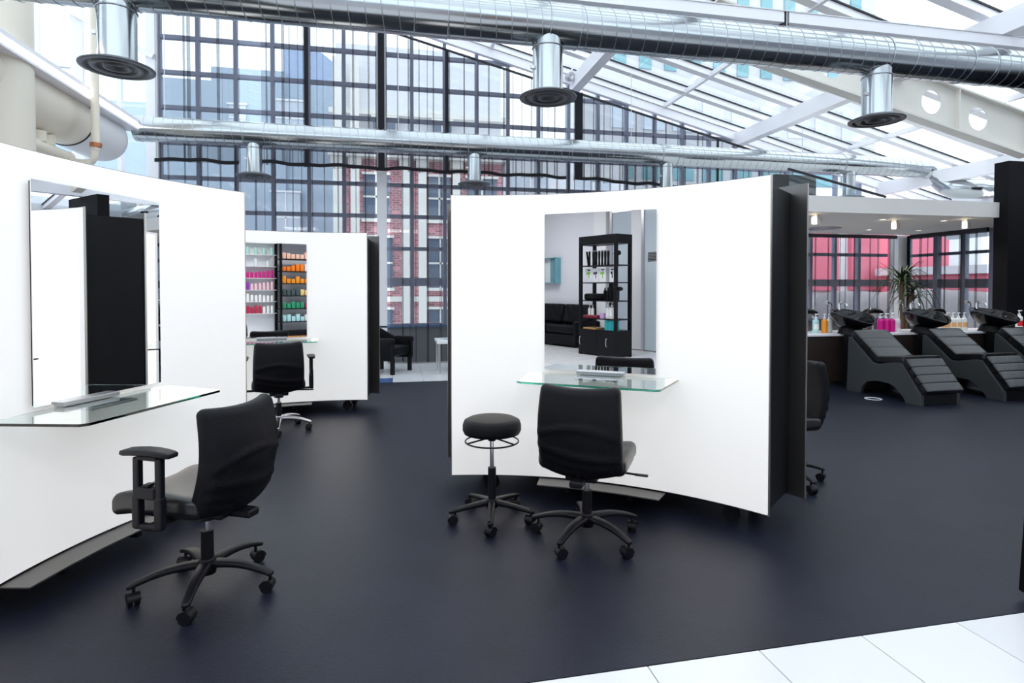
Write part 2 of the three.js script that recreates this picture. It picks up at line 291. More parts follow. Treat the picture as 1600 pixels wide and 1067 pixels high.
// ================================================================ OUTSIDE
shell('ground', 'grey street outside the windows', 'ground', span(-80, 80, -4.2, -4, -90, WALLZ - 0.4), M.asphalt);
function windows(b, rects, z, m, sill) { for (const [x0, x1, y0, y1] of rects) { const w = part(b, 'window', span(x0, x1, y0, y1, z - 0.06, z + 0.04), m); const cx = (x0 + x1) / 2; part(w, 'frame', [span(cx - 0.03, cx + 0.03, y0, y1, z, z + 0.07), span(x0, x1, (y0 + y1) / 2 - 0.03, (y0 + y1) / 2 + 0.03, z, z + 0.07), span(x0 - 0.06, x1 + 0.06, y0 - 0.1, y0, z, z + 0.12), span(x0 - 0.05, x1 + 0.05, y1, y1 + 0.08, z, z + 0.1)], sill); } }
{
  const b = thing('building', 'blue-grey concrete building with stepped roof beyond the window', 'building', [0, -4, -27]);
  part(b, 'wall', [span(-13, -7.6, 0, 13.2, -8, 0), span(-9.6, -7.6, 13.2, 14.3, -8, -0.0), span(-7.6, -4.6, 0, 14.9, -8, 0.0), span(-4.6, -1.6, 0, 14.6, -8, -0.2)], M.bConcrete);
  windows(b, [[-9.0, -7.7, 7.2, 9.3], [-6.9, -6.2, 12.2, 13.3], [-5.0, -3.8, 12.1, 13.6], [-5.2, -4.0, 7.4, 9.6], [-9.4, -8.2, 3.2, 5.2], [-5.6, -4.2, 3.0, 5.2]], 0.02, M.bGlassPale, M.bPale);
  part(b, 'roof', [put(extr([[-4.7, 14.6], [-1.5, 14.6], [-1.5, 14.75], [-3.4, 16.2], [-4.7, 16.0]], 6), 0, 0, -6.3)], M.bBlue);
}
{
  const b = thing('building', 'red brick building with pale stone pilasters behind the long curtain', 'building', [0, -4, -19]);
  part(b, 'wall', (() => { const g = span(-1.75, 3.6, 0, 9.55, -6, 0), P = g.attributes.position, uv = []; for (let i = 0; i < P.count; i++) uv.push(P.getX(i) + P.getZ(i), P.getY(i)); g.setAttribute('uv', new THREE.Float32BufferAttribute(uv, 2)); return g; })(), M.bBrick);
  part(b, 'upper_storey', span(-1.75, 3.6, 9.55, 13.2, -6, -0.25), M.bPale);
  for (const x of [-1.68, -1.15, 0.42, 0.95, 2.05]) part(b, 'pilaster', [span(x - 0.13, x + 0.13, 0, x < -1 ? 12.6 : 9.3, 0, 0.22), span(x - 0.2, x + 0.2, 9.25, 9.5, 0, 0.3)], M.bStone);
  for (const q of [[9.5, 9.72, -0.2, 0.42], [10.9, 11.05, -0.3, 0.1], [4.95, 5.12, 0, 0.12]]) part(b, 'cornice', span(-1.95, 3.7, ...q), M.bStone);
  windows(b, [[-0.9, -0.1, 7.6, 9.0], [1.15, 1.85, 7.6, 9.0], [2.4, 3.4, 7.2, 9.0], [-0.9, 0.0, 5.4, 7.0], [1.15, 1.9, 5.4, 7.0], [2.35, 3.4, 4.6, 6.6], [-0.9, 0.0, 3.0, 4.7], [1.15, 1.9, 3.0, 4.7], [2.35, 3.4, 2.6, 4.2], [-0.6, 0.1, 10.0, 10.8], [1.3, 1.9, 10.0, 10.8]], 0.03, M.bGlass, M.bStone);
}
{
  const b = thing('building', 'pale rendered building with banded windows beyond the sloping curtain', 'building', [0, -4, -23]);
  part(b, 'wall', [span(4.4, 9.8, 0, 10.9, -6, 0)], M.bPale);
  part(b, 'parapet', [span(4.3, 9.9, 10.9, 11.15, -6.1, 0.15)], M.bStone);
  windows(b, [[4.7, 6.3, 8.6, 10.0], [4.8, 6.2, 6.4, 8.0], [7.4, 9.0, 8.6, 10.0], [7.4, 9.0, 6.4, 8.0], [4.8, 6.2, 4.0, 5.6], [7.4, 9.0, 4.0, 5.6]], 0.02, M.bGlassPale, M.bStone);
}
{
  const b = thing('building', 'low building of red panels and white bands outside the wash windows', 'building', [0, -4, -21]);
  part(b, 'wall', [span(14, 26, 0, 4.1, -5, -0.1)], M.bPale);
  for (const [x0, x1] of [[16.7, 18.4], [19.0, 21.2], [21.8, 24]]) part(b, 'panel', span(x0, x1, 5.3, 9.2, -0.2, 0), M.bRed);
  part(b, 'upper_wall', span(14, 26, 4.1, 9.6, -5, -0.2), M.white);
  windows(b, [[14.4, 16.2, 5.6, 8.4]], -0.15, M.bGlassPale, M.white);
}
{
  const b = thing('building', 'red-fronted shed seen through the wash area side window', 'building', [20, -4, -15]);
  part(b, 'wall', span(0, 6, 0, 5.9, -5.5, 6), M.bRed); part(b, 'roof', span(-0.2, 6, 5.9, 6.2, -5.6, 6.2), M.bPale);
  const h = thing('hedge', 'pale mottled hedge below the red shed', 'hedge', [17.5, -4, -15]);
  part(h, 'foliage', soft(1.6, 5.3, 11, 0.5, 20, (v) => { v.x += 0.12 * Math.sin(v.z * 5 + v.y * 3); v.y += 2.65 + 0.1 * Math.sin(v.z * 7); }), M.hedge);
}
{
  const b = thing('building', 'blue-grey terrace beyond the side glazing', 'building', [0, -4, -30]);
  part(b, 'wall', [span(-27, -19.5, 0, 11.6, -6, 0), span(-19.5, -13.6, 0, 12.6, -6, 0.4)], M.bBlue);
  windows(b, [[-18.6, -17.4, 9, 10.6], [-16.4, -15.2, 9, 10.6], [-18.6, -17.4, 5.5, 7.5], [-16.4, -15.2, 5.5, 7.5], [-23.5, -22, 8.2, 10], [-21.4, -20.2, 8.2, 10]], 0.45, M.bGlassPale, M.bPale);
}
{
  const b = thing('tower', 'tall pale office tower with teal window strips above the glass roof', 'building', [0, -4, -46]);
  part(b, 'wall', [span(17, 44, 0, 37, -10, 0)], std(lin(0.50, 0.50, 0.53), 0.8));
  for (let i = 0; i < 11; i++) part(b, 'window_strip', span(18.2 + i * 2.3, 19.3 + i * 2.3, 24, 36.4, -0.1, 0.12), M.bTeal);
  for (let i = 0; i < 9; i++) for (let k = 0; k < 3; k++) part(b, 'window', span(18 + i * 2.8, 20.0 + i * 2.8, 10.5 + k * 4.2, 13.2 + k * 4.2, -0.1, 0.1), k === 1 ? M.bTeal : M.bGlassPale);
}

// ================================================================ CURTAINS
function curtainGeo(x0, x1, top, bot, period, depth, along = 'x', fixed = 0) {
  const p = [], idx = [], uv = []; let ph = rr(0, 6), per = period, x = x0, n = 0; const step = 0.012;
  for (; x <= x1; x += step) {
    if (n % 9 === 0) per = period * rr(0.45, 1.9);
    ph += step * Math.PI * 2 / per;
    const xx = THREE.MathUtils.clamp(x + per * 0.25 * Math.sin(ph), x0, x1), zz = depth * Math.cos(ph), yb = bot(x) + 0.012 * Math.sin(x * 9) + 0.01 * Math.sin(ph), yt = top(x);
    for (let k = 0; k <= 3; k++) { const y = yt + (yb - yt) * k / 3, z = fixed + zz * (0.75 + 0.12 * k); along === 'x' ? p.push(xx, y, z) : p.push(z, y, xx); uv.push(x, y); }
    n++;
  }
  for (let i = 0; i + 1 < n; i++) for (let k = 0; k < 3; k++) { const a = i * 4 + k, b = a + 4; idx.push(a, a + 1, b + 1, a, b + 1, b); }
  const g = new THREE.BufferGeometry(); g.setAttribute('position', new THREE.Float32BufferAttribute(p, 3)); g.setAttribute('uv', new THREE.Float32BufferAttribute(uv, 2)); g.setIndex(idx); g.computeVertexNormals(); return g;
}
function curtain(label, x0, x1, top, bot, z, period, depth, hem, along = 'x', group) {
  const c = thing('sheer_curtain', label, 'curtain', [0, 0, 0], 0, group);
  part(c, 'cloth', curtainGeo(x0, x1, top, bot, period, depth, along, z), M.sheer);
  if (hem) {
    const a = []; for (let x = x0; x <= x1 + 1e-6; x += 0.05) { const y = bot(x) + 0.014 * Math.sin(x * 5.3) + 0.008 * Math.sin(x * 11.7), q = z + 0.045 + 0.012 * Math.sin(x * 8); a.push([V(x, y, q - 0.004), V(x, y + hem, q - 0.004), V(x, y + hem, q + 0.004), V(x, y, q + 0.004)]); }
    part(c, 'hem', loft(a), M.hem);
  }
  return c;
}
const RAIL = (x) => 5.98 - 0.244 * x;
curtain('narrow upper sheer curtain next to the white end post', -3.86, -2.55, () => 6.9, () => 3.50, WALLZ + 0.30, 0.42, 0.03, 0.06);
const up2 = curtain('widest upper sheer curtain with a black wavy hem above the armchair', -2.2, 3.25, (x) => Math.min(RAIL(x), 6.5), (x) => 3.5 - 0.008 * x, WALLZ + 0.30, 0.20, 0.03, 0.06);
for (const [x, w] of [[-1.46, 0.035], [-0.19, 0.055], [0.98, 0.03]]) part(up2, 'seam_band', span(x - w, x + w, 3.5, Math.min(RAIL(x), 6.5), WALLZ + 0.335, WALLZ + 0.345), M.hem);
const up3 = curtain('upper sheer curtain at the low end of the sloping rail', 3.42, 8.2, (x) => RAIL(x), (x) => 3.47 - 0.045 * (x - 3.4), WALLZ + 0.30, 0.20, 0.03, 0.06);
part(up3, 'seam_band', [span(3.42, 3.58, 3.47, RAIL(3.5), WALLZ + 0.335, WALLZ + 0.345), span(6.42, 6.46, 3.3, RAIL(6.44), WALLZ + 0.335, WALLZ + 0.345)], M.hem);
curtain('full-length sheer curtain hanging to the floor left of the white post', -3.86, -0.32, () => 3.98, () => 0.02, WALLZ + 0.2, 0.2, 0.04, 0);
curtain('full-length sheer curtain hanging to the floor behind the armchair and side table', -0.05, 5.2, () => 3.98, () => 0.02, WALLZ + 0.2, 0.2, 0.05, 0);
curtain('sheer curtain along the wash area back window', 7.4, 10.8, () => 2.53, () => 0.1, WALLZ + 0.22, 0.25, 0.03, 0);
curtain('sheer curtain across the wash area side window', -10.62, -8.98, () => 2.53, () => 0.1, 11.12, 0.25, 0.03, 0, 'z');
{
  const t = thing('curtain_track', 'dark sloping curtain rail below the glass roof', 'rail', [0, 0, 0]);
  part(t, 'rail', [bar(V(-2.2, RAIL(-2.2), WALLZ + 0.30), V(8.2, RAIL(8.2), WALLZ + 0.30), 0.03, 0.035)], M.gasket);
  const w = thing('curtain_track', 'black gathered curtain heading under the wash canopy', 'rail', [0, 0, 0]);
  part(w, 'rail', [span(7.4, 10.85, 2.47, 2.545, WALLZ + 0.19, WALLZ + 0.25), span(11.09, 11.15, 2.47, 2.545, -10.62, -8.95)], M.gasket);
  const k = thing('black_drape', 'gathered black drape beside the corner column', 'curtain', [0, 0, 0]);
  part(k, 'cloth', curtainGeo(-10.76, -10.58, () => 2.53, () => 0.05, 0.08, 0.03, 'z', 11.08), M.hem);
}

// ================================================================ DUCTS AND PIPES
function spiral(x0, x1, r, pitch) {
  const n = Math.round((x1 - x0) / pitch * 36), pts = [];
  class H extends THREE.Curve { getPoint(t, o = new THREE.Vector3()) { const x = x0 + (x1 - x0) * t, a = (x - x0) / pitch * Math.PI * 2; return o.set(x, Math.cos(a) * r, Math.sin(a) * r); } }
  return new THREE.TubeGeometry(new H(), n, 0.0042, 4, false);
}
const outletGeo = lathe([[0.001, 0.035], [0.06, 0.03], [0.075, 0.008], [0.10, 0.0], [0.115, 0.03], [0.135, 0.032], [0.15, 0.004], [0.19, -0.004], [0.205, 0.022], [0.222, 0.024], [0.232, 0.0], [0.272, 0.0], [0.275, 0.012], [0.2, 0.045], [0.15, 0.05]], 48);
function outlet(duct, x, drop, r) {
  const s = part(duct, 'outlet', [put(new THREE.CylinderGeometry(r, r, drop - 0.03, 40, 1, true), x, -drop / 2 - 0.03 + 0.02, 0), put(new THREE.TorusGeometry(r + 0.004, 0.006, 6, 40), x, -0.19 - r * 0.25, 0, Math.PI / 2)], duct.userData.metal);
  const f = part(s, 'diffuser', put(outletGeo.clone(), x, -drop, 0), M.diffuser);
  part(s, 'damper', [box(0.035, 0.03, 0.03, x - r - 0.012, -drop + 0.28, 0.02)], M.steel);
  return f;
}
function duct(label, x0, x1, y, z, r, metal, pitch, joints, outlets, drop, or) {
  const d = thing('air_duct', label, 'duct', [0, y, z]);
  part(d, 'pipe', put(new THREE.CylinderGeometry(r, r, x1 - x0, 72, 1, false), (x0 + x1) / 2, 0, 0, 0, 0, Math.PI / 2), metal);
  part(d, 'seam', spiral(x0, x1, r + 0.0005, pitch), M.seam);
  for (const x of joints) part(d, 'coupling', [put(new THREE.CylinderGeometry(r + 0.004, r + 0.004, 0.3, 64, 1, true), x, 0, 0, 0, 0, Math.PI / 2), put(new THREE.TorusGeometry(r + 0.004, 0.006, 6, 64), x - 0.15, 0, 0, 0, Math.PI / 2), put(new THREE.TorusGeometry(r + 0.004, 0.006, 6, 64), x + 0.15, 0, 0, 0, Math.PI / 2)], metal);
  d.userData.metal = metal; for (const x of outlets) outlet(d, x, drop, or); delete d.userData.metal;
  return d;
}
const nearDuct = duct('large spiral-seamed metal duct carrying three deep outlets', -3.9, 9.9, 3.90, -5.38, 0.2, M.galv, 0.145, [-2.23, 0.35, 1.6, 5.35, 6.4], [-2.229, 1.464, 5.166], 0.70, 0.145);
const farDuct = duct('long spiral-seamed metal duct in front of the curtains with small outlets', -3.80, 10.35, 3.80, -9.75, 0.187, M.galv, 0.135, [-2.1, 1.4, 3.2, 4.9, 8.7], [-2.126, 1.361, 4.887, 8.749], 0.66, 0.115);
part(farDuct, 'elbow', [tube([V(10.3, 0, 0), V(10.55, -0.01, 0.02), V(10.68, -0.14, 0.1), V(10.68, -0.36, 0.3), V(10.7, -0.48, 0.5), V(10.85, -0.52, 0.72), V(11.1, -0.52, 0.75)], 0.187, 40, 32)], M.galv);
part(farDuct, 'branch_pipe', [put(new THREE.CylinderGeometry(0.17, 0.17, 0.62, 40), 11.36, -0.52, 0.75, 0, 0, Math.PI / 2)], M.galv);
part(farDuct, 'plenum_box', rbox(0.7, 0.52, 0.5, 0.01, 11.95, -0.48, 0.75), M.galv);
part(farDuct, 'hanger', [rod(V(4.2, 0.18, 0), V(4.2, 1.4, 0), 0.006), rod(V(7.7, 0.18, 0), V(7.7, 0.6, 0), 0.006), rod(V(0.1, 0.18, 0), V(0.1, 2.4, 0), 0.006), rod(V(-3.4, 0.18, 0), V(-3.4, 3.2, 0), 0.006)], M.steel);
part(nearDuct, 'hanger', [rod(V(0.7, 0.18, 0), V(0.7, 2.2, 0), 0.006), rod(V(4.05, 0.18, 0), V(4.05, 1.4, 0), 0.006), rod(V(7.6, 0.18, 0), V(7.6, 0.55, 0), 0.006), rod(V(-2.8, 0.18, 0), V(-2.8, 3.1, 0), 0.006)], M.steel);
{
  const t = thing('cable_tray', 'flat white trunking running along the top of the large duct', 'trunking', [0, 4.20, -5.47]);
  for (const [a, b] of [[0.4, 4.02], [4.08, 8.9]]) part(t, 'channel', [span(a, b, -0.035, 0.075, -0.09, 0.09)], M.steelWhite);
  part(t, 'connector', span(4.01, 4.09, -0.05, 0.06, -0.07, 0.07), M.gasket);
  part(t, 'lip', [span(0.4, 8.9, 0.075, 0.085, -0.1, 0.1)], M.steel);
}
{
  const p = thing('roof_pipe', 'fat cream horizontal pipe with a rounded white end and a light strip', 'pipe', [-4.13, 3.56, 0]);
  const R = 0.33, z0 = -9.35, z1 = -2.4;
  part(p, 'pipe', put(new THREE.CylinderGeometry(R, R, z1 - z0 - 0.6, 48), 0, 0, (z1 + z0 + 0.6) / 2, Math.PI / 2), M.cream);
  part(p, 'end_cap', [put(new THREE.SphereGeometry(R + 0.006, 40, 24), 0, 0, z0 - 0.05), put(new THREE.CylinderGeometry(R + 0.006, R + 0.006, 0.9, 48), 0, 0, z0 + 0.4, Math.PI / 2)], M.white, 'white rounded end of the pipe');
  part(p, 'band', put(new THREE.CylinderGeometry(R + 0.01, R + 0.01, 0.02, 48), 0, 0, z0 + 0.86, Math.PI / 2), M.gasket);
  part(p, 'rail', [span(0.16, 0.435, 0.17, 0.33, z0 - 0.3, z1)], M.steelWhite);
  part(p, 'light_strip', [span(0.435, 0.441, 0.20, 0.275, z0 - 0.28, z1)], M.strip);
  const l = new THREE.RectAreaLight(lin(1, 0.98, 0.95), 1.6, 6.6, 0.07); l.position.set(-4.13 + 0.452, 3.56 + 0.237, (z0 + z1) / 2 - 0.1); l.rotation.y = -Math.PI / 2; scene.add(l); l.name = 'pipe_light';
  const q = thing('sprinkler_pipe', 'thin cream pipe with valve and copper coupling under the fat pipe', 'pipe', [-3.9, 0, 0]);
  part(q, 'main', [put(new THREE.CylinderGeometry(0.075, 0.075, 0.95, 28), -0.14, 3.04, -7.88, Math.PI / 2), put(new THREE.CylinderGeometry(0.082, 0.082, 0.03, 28), -0.14, 3.04, -8.35, Math.PI / 2)], M.cream);
  part(q, 'riser', [rod(V(0.29, 3.1, -8.10), V(0.29, 6.6, -8.10), 0.048, 20), tube([V(-0.14, 3.0, -8.32), V(0.1, 2.97, -8.25), V(0.25, 2.98, -8.12), V(0.29, 3.12, -8.10)], 0.04, 20, 14)], M.cream);
  part(q, 'coupling', cyl(0.066, 0.066, 0.05, 24, 0.29, 3.16, -8.10), M.copper, 'copper-brown coupling');
  part(q, 'stub', cyl(0.07, 0.07, 0.12, 20, -0.14, 3.16, -7.75), M.cream); for (const z of [-7.55, -7.98]) part(q, 'clamp', box(0.08, 0.12, 0.06, -0.14, 3.17, z), M.cream);
  const c = thing('column', 'thick round white column beside the fat pipe', 'column', [-4.13, 0, -6.98]);
  part(c, 'shaft', cyl(0.41, 0.41, ROOF(-4.2) - 0.1, 48, 0, (ROOF(-4.2) - 0.1) / 2, 0), M.cream);
  part(c, 'collar', [put(new THREE.TorusGeometry(0.41, 0.008, 6, 48), 0, 3.78, 0, Math.PI / 2)], M.steel);
}

// ================================================================ STYLING STATIONS
const HC = 0.97, SAG = 0.222, RA = (HC * HC + SAG * SAG) / (2 * SAG), INR = 0.8176, arcZ = (s, o = 0) => INR - (Math.sqrt((RA + o) ** 2 - s * s) - (RA - SAG));
function arcBand(s0, s1, o0, o1, y0, y1, n = 40) {            // a curved slab: offsets o behind the face
  const ring = (s) => { const a = Math.asin(s / RA), at = (o, y) => V(Math.sin(a) * (RA + o), y, INR + (RA - SAG) - Math.cos(a) * (RA + o)); return [at(o0, y0), at(o0, y1), at(o1, y1), at(o1, y0)]; };
  const g = loft(Array.from({ length: n + 1 }, (_, i) => ring(s0 + (s1 - s0) * i / n))); const q = g.toNonIndexed(); q.computeVertexNormals(); return q;
}
const bodyShape = (() => {
  const pts = []; for (let f = 0; f < 3; f++) for (let i = 0; i <= 24; i++) {
    const s = -0.88 + (0.955 + 0.88) * i / 24, a = Math.asin(s / RA), x = Math.sin(a) * (RA + 0.0185), z = INR + (RA - SAG) - Math.cos(a) * (RA + 0.0185), t = f * Math.PI * 2 / 3, c = Math.cos(t), n = Math.sin(t);
    pts.push([x * c + z * n, -(-x * n + z * c)]);
  } return pts;
})();
function wheelCaster(p, x, z, turn, r = 0.05) {
  const c = part(p, 'caster', [put(box(0.09, 0.012, 0.09, 0, 0.126, 0), 0, 0, 0), box(0.012, 0.085, 0.05, 0.028, 0.082, 0), box(0.012, 0.085, 0.05, -0.028, 0.082, 0)], M.black);
  part(c, 'wheel', [cyl(r, r, 0.03, 24, 0, r, 0, 0, 0, Math.PI / 2), cyl(0.012, 0.012, 0.07, 10, 0, r, 0, 0, 0, Math.PI / 2)], M.plastic);
  c.position.set(x, 0, z); c.rotation.y = turn; return c;
}
function station(label, mx, mz, turn, mirrorShift, shelfShift) {
  const nx = -Math.sin(turn), nz = -Math.cos(turn);
  const u = thing('styling_station', label, 'styling station', [mx + nx * INR, 0, mz + nz * INR], turn, 'three-sided mobile styling stations');
  part(u, 'core', (() => { const g = extr(bodyShape, 1.80); return put(g, 0, 0.15, 0, -Math.PI / 2); })(), M.black);
  for (let f = 0; f < 3; f++) {
    const t = f * Math.PI * 2 / 3, turned = (g) => g.rotateY(t), hm = f === 0 ? mirrorShift : 0, hs = f === 0 ? shelfShift : 0;
    part(u, 'light_panel', turned(arcBand(-HC + 0.004, HC - 0.004, 0, 0.011, 0.135, 1.995)), M.acrylic, 'glowing white curved acrylic panel');
    part(u, 'panel_back', turned(arcBand(-HC, HC, 0.012, 0.017, 0.128, 2.0)), M.brushed, 'brushed metal back plate');
    part(u, 'edge_trim', turned(arcBand(-HC, -HC + 0.005, -0.001, 0.012, 0.128, 2.0, 1)), M.aluEdge); part(u, 'edge_trim', turned(arcBand(HC - 0.005, HC, -0.001, 0.012, 0.128, 2.0, 1)), M.aluEdge);
    const mz0 = arcZ(0.36) + 0.016;
    const m = part(u, 'mirror', turned(box(0.715, 1.012, 0.006, hm, 1.357, mz0)), M.mirror, 'tall frameless mirror');
    part(m, 'mirror_back', turned(box(0.705, 1.0, 0.012, hm, 1.357, mz0 - 0.0095)), M.black);
    const sh = [[-0.475, arcZ(0.475) + 0.012], [-0.2, arcZ(0.2) + 0.03], [0.2, arcZ(0.2) + 0.03], [0.475, arcZ(0.475) + 0.012], [0.415, INR + 0.235], [0.385, INR + 0.255], [-0.385, INR + 0.255], [-0.415, INR + 0.235]];
    const s = part(u, 'shelf', turned(put(extr(sh.map(([x, z]) => [x, -z]).reverse(), 0.009, 0.0015), hs, 0.822, 0, -Math.PI / 2)), M.glassShelf, 'clear green-edged glass shelf');
    part(s, 'bracket', [turned(rbox(0.30, 0.022, 0.06, 0.003, hs, 0.845, arcZ(0) + 0.055)), turned(rbox(0.26, 0.012, 0.20, 0.003, hs, 0.813, arcZ(0) + 0.11))], M.steel);
    const fp = [[-0.41, arcZ(0.41) + 0.0], [-0.2, arcZ(0.2)], [0, arcZ(0)], [0.2, arcZ(0.2)], [0.40, arcZ(0.40)], [0.375, INR - 0.055], [0.19, INR - 0.075], [0, INR - 0.083], [-0.19, INR - 0.075], [-0.385, INR - 0.055]];
    const fr = part(u, 'footrest', turned(put(extr(fp.map(([x, z]) => [x, -z]).reverse(), 0.006, 0.001), 0, 0.118, 0, -Math.PI / 2)), M.brushed, 'curved metal footplate');
    for (const bx of [-0.2, 0.2]) part(fr, 'bracket', turned(box(0.03, 0.03, 0.16, bx, 0.103, INR - 0.16)), M.black);
    for (const sgn of [-1, 1]) {
      const a = sgn * 0.30, px = Math.sin(a) * (RA - 0.02), pz = INR + (RA - SAG) - Math.cos(a) * (RA - 0.02);
      const L = new THREE.RectAreaLight(lin(1, 0.90, 0.80), PANEL_LIGHT, 0.54, 1.8); L.name = 'panel_light';
      L.position.set(px * Math.cos(t) + pz * Math.sin(t), 1.065, -px * Math.sin(t) + pz * Math.cos(t)); L.rotation.y = t + Math.PI - a; u.add(L);
    }
  }
  for (let k = 0; k < 3; k++) for (const sx of [-0.76, 0.78]) { const t = k * Math.PI * 2 / 3, z = arcZ(0.77) - 0.12; wheelCaster(u, sx * Math.cos(t) + z * Math.sin(t), -sx * Math.sin(t) + z * Math.cos(t), sx * 2 + k); }
  return u;
}
station('glowing white curved station whose mirror reflects the dark end of another station', -1.299, -3.093, 1.178, 0.10, 0.0);
station('glowing white curved station whose mirror shows the black shelf rack and sofa', 1.1945, -3.306, -0.568, -0.016, 0.0);
station('glowing white curved station whose mirror shows colourful product shelves', -1.219, -6.387, 0.2443, -0.01, -0.01);

// ================================================================ CHAIRS AND STOOL
const casterGeo = join([cyl(0.027, 0.027, 0.018, 20, 0.014, 0.027, 0, 0, 0, Math.PI / 2), cyl(0.027, 0.027, 0.018, 20, -0.014, 0.027, 0, 0, 0, Math.PI / 2), put(new THREE.CylinderGeometry(0.031, 0.031, 0.050, 20, 1, false, 0, Math.PI), 0, 0.028, 0, 0, 0, Math.PI / 2), cyl(0.007, 0.007, 0.05, 10, 0, 0.068, 0.012)]);
function legGeo(len, y0, y1, w0, w1, bend) {
  const rings = []; for (let i = 0; i <= 10; i++) { const t = i / 10, d = 0.02 + (len - 0.02) * t, y = y0 + (y1 - y0) * t + bend * Math.sin(t * Math.PI * 0.9), w = w0 + (w1 - w0) * t, h = 0.034 - 0.012 * t, ring = []; for (let k = 0; k < 12; k++) { const a = k / 12 * Math.PI * 2, c = Math.cos(a), s = Math.sin(a); ring.push(V(Math.sign(c) * Math.abs(c) ** 0.6 * w / 2, y + Math.sign(s) * Math.abs(s) ** 0.6 * h / 2, d)); } rings.push(ring); }
  rings.push(rings[10].map((v) => V(v.x * 0.7, y1 + (v.y - y1) * 0.7, v.z + 0.012)));
  return loft(rings);
}
function starBase(o, spin, len, legs, legMat, y0, y1, w0, w1, bend) {
  for (let k = 0; k < 5; k++) { const a = spin + k * Math.PI * 2 / 5; const l = part(o, 'leg', legs, legMat); l.rotation.y = a; const c = part(o, 'caster', casterGeo, M.plastic); c.position.set(Math.sin(a) * (len - 0.012), 0, Math.cos(a) * (len - 0.012)); c.rotation.y = a * 2.3 + k; }
}
function backWarp(v) { const u = v.x / 0.225, h = v.y / 0.23;
  v.z += v.z > 0 ? 0.010 * Math.exp(-(((v.y + 0.01 - 0.03 * Math.cos(u * 2.2)) / 0.014) ** 2)) + 0.012 * Math.exp(-(((v.y + 0.12 + 0.028 * u) / 0.016) ** 2)) + 0.007 * Math.exp(-(((v.y + 0.165 + 0.02 * u) / 0.012) ** 2)) : 0;
  v.x *= 1 - 0.03 * h - 0.035 * h * h; v.y += -0.014 * (1 - u * u) * Math.max(0, h) - 0.03 * (1 - u * u) * Math.max(0, -h); v.z += -0.05 * u * u + 0.03 * Math.cos(h * 2.0) + 0.018 * h; }
function seatWarp(v) { const f = -v.z / 0.24; v.y -= 0.035 * Math.max(0, f - 0.35) ** 2 * 2; v.y += 0.012 * (v.x / 0.24) ** 2; v.x *= 1 - 0.06 * Math.max(0, f); v.y += 0.003 * Math.sin(v.x * 30 + v.z * 22) * (v.y > 0 ? 1 : 0); }
const backGeo = soft(0.45, 0.46, 0.08, 0.034, 34, backWarp), seatGeo = soft(0.48, 0.10, 0.47, 0.04, 22, seatWarp);
const armPad = soft(0.075, 0.026, 0.25, 0.012, 14, (v) => { v.x *= 1 - 0.25 * (v.z / 0.125) ** 2; v.y += 0.008 * Math.cos(v.z * 14) - 0.006; });
function chair(label, p, turn, { arms = false, spin = 0, metalBase = false, seatMat = M.seatLeather } = {}) {
  const o = thing('salon_chair', label, 'chair', p, turn, 'black swivel salon chairs');
  const lm = metalBase ? M.steel : M.plastic;
  starBase(o, spin, 0.30, legGeo(0.30, 0.118, 0.078, 0.062, 0.036, 0.022), lm);
  part(o, 'hub', lathe([[0.001, 0.07], [0.036, 0.072], [0.04, 0.10], [0.038, 0.135], [0.03, 0.15], [0.001, 0.15]], 24), lm);
  part(o, 'column_sleeve', cyl(0.026, 0.028, 0.15, 24, 0, 0.195, 0), M.plastic);
  part(o, 'gas_lift', cyl(0.014, 0.014, 0.18, 20, 0, 0.31, 0), M.chrome, 'shiny steel gas lift');
  part(o, 'mechanism', [rbox(0.17, 0.055, 0.24, 0.012, 0, 0.385, 0.03), rbox(0.07, 0.035, 0.13, 0.01, 0, 0.375, 0.19), cyl(0.033, 0.045, 0.05, 20, 0, 0.35, 0)], M.plastic);
  part(o, 'lever', [rod(V(0.08, 0.385, -0.02), V(0.27, 0.372, -0.04), 0.006), rbox(0.07, 0.008, 0.03, 0.003, 0.29, 0.371, -0.042)], M.plastic);
  const s = part(o, 'seat', seatGeo, seatMat); s.position.set(0, 0.445, -0.075);
  const b = part(o, 'backrest', backGeo, M.leather); b.position.set(0, 0.648, 0.20);
  part(o, 'back_support', [tube([V(0, 0.38, 0.1), V(0, 0.385, 0.17), V(0, 0.42, 0.195), V(0, 0.5, 0.20)], 0.022, 14, 10)], M.plastic);
  if (arms) for (const sx of [-1, 1]) {
    const a = part(o, 'armrest', [rbox(0.028, 0.27, 0.030, 0.006, sx * 0.30, 0.555, -0.065), rbox(0.028, 0.27, 0.030, 0.006, sx * 0.30, 0.555, 0.045), rbox(0.034, 0.13, 0.036, 0.006, sx * 0.30, 0.465, -0.065), rbox(0.034, 0.13, 0.036, 0.006, sx * 0.30, 0.465, 0.045), rbox(0.03, 0.022, 0.14, 0.006, sx * 0.30, 0.405, -0.01), rbox(0.03, 0.02, 0.10, 0.006, sx * 0.30, 0.688, -0.01), rbox(0.26, 0.016, 0.06, 0.006, sx * 0.18, 0.398, -0.01)], M.plastic);
    const pd = part(a, 'pad', armPad, M.plastic); pd.position.set(sx * 0.30, 0.713, -0.01);
    part(a, 'adjuster', [rbox(0.034, 0.05, 0.085, 0.006, sx * 0.302, 0.545, -0.01), rbox(0.036, 0.012, 0.03, 0.004, sx * 0.302, 0.577, -0.01)], M.plastic);
  }
  return o;
}
chair('black swivel chair with T-shaped armrests on an all-black five-star base', [-0.84, 0, -2.86], 1.12, { arms: true, spin: 0.15 });
chair('black leather swivel chair without armrests beside the round stool', [1.045, 0, -3.01], -0.568, { spin: 1.02 });
chair('black swivel chair with armrests and bright metal base before the product-shelf mirror', [-1.09, 0, -5.93], 0.2, { arms: true, spin: 1.2, metalBase: true });
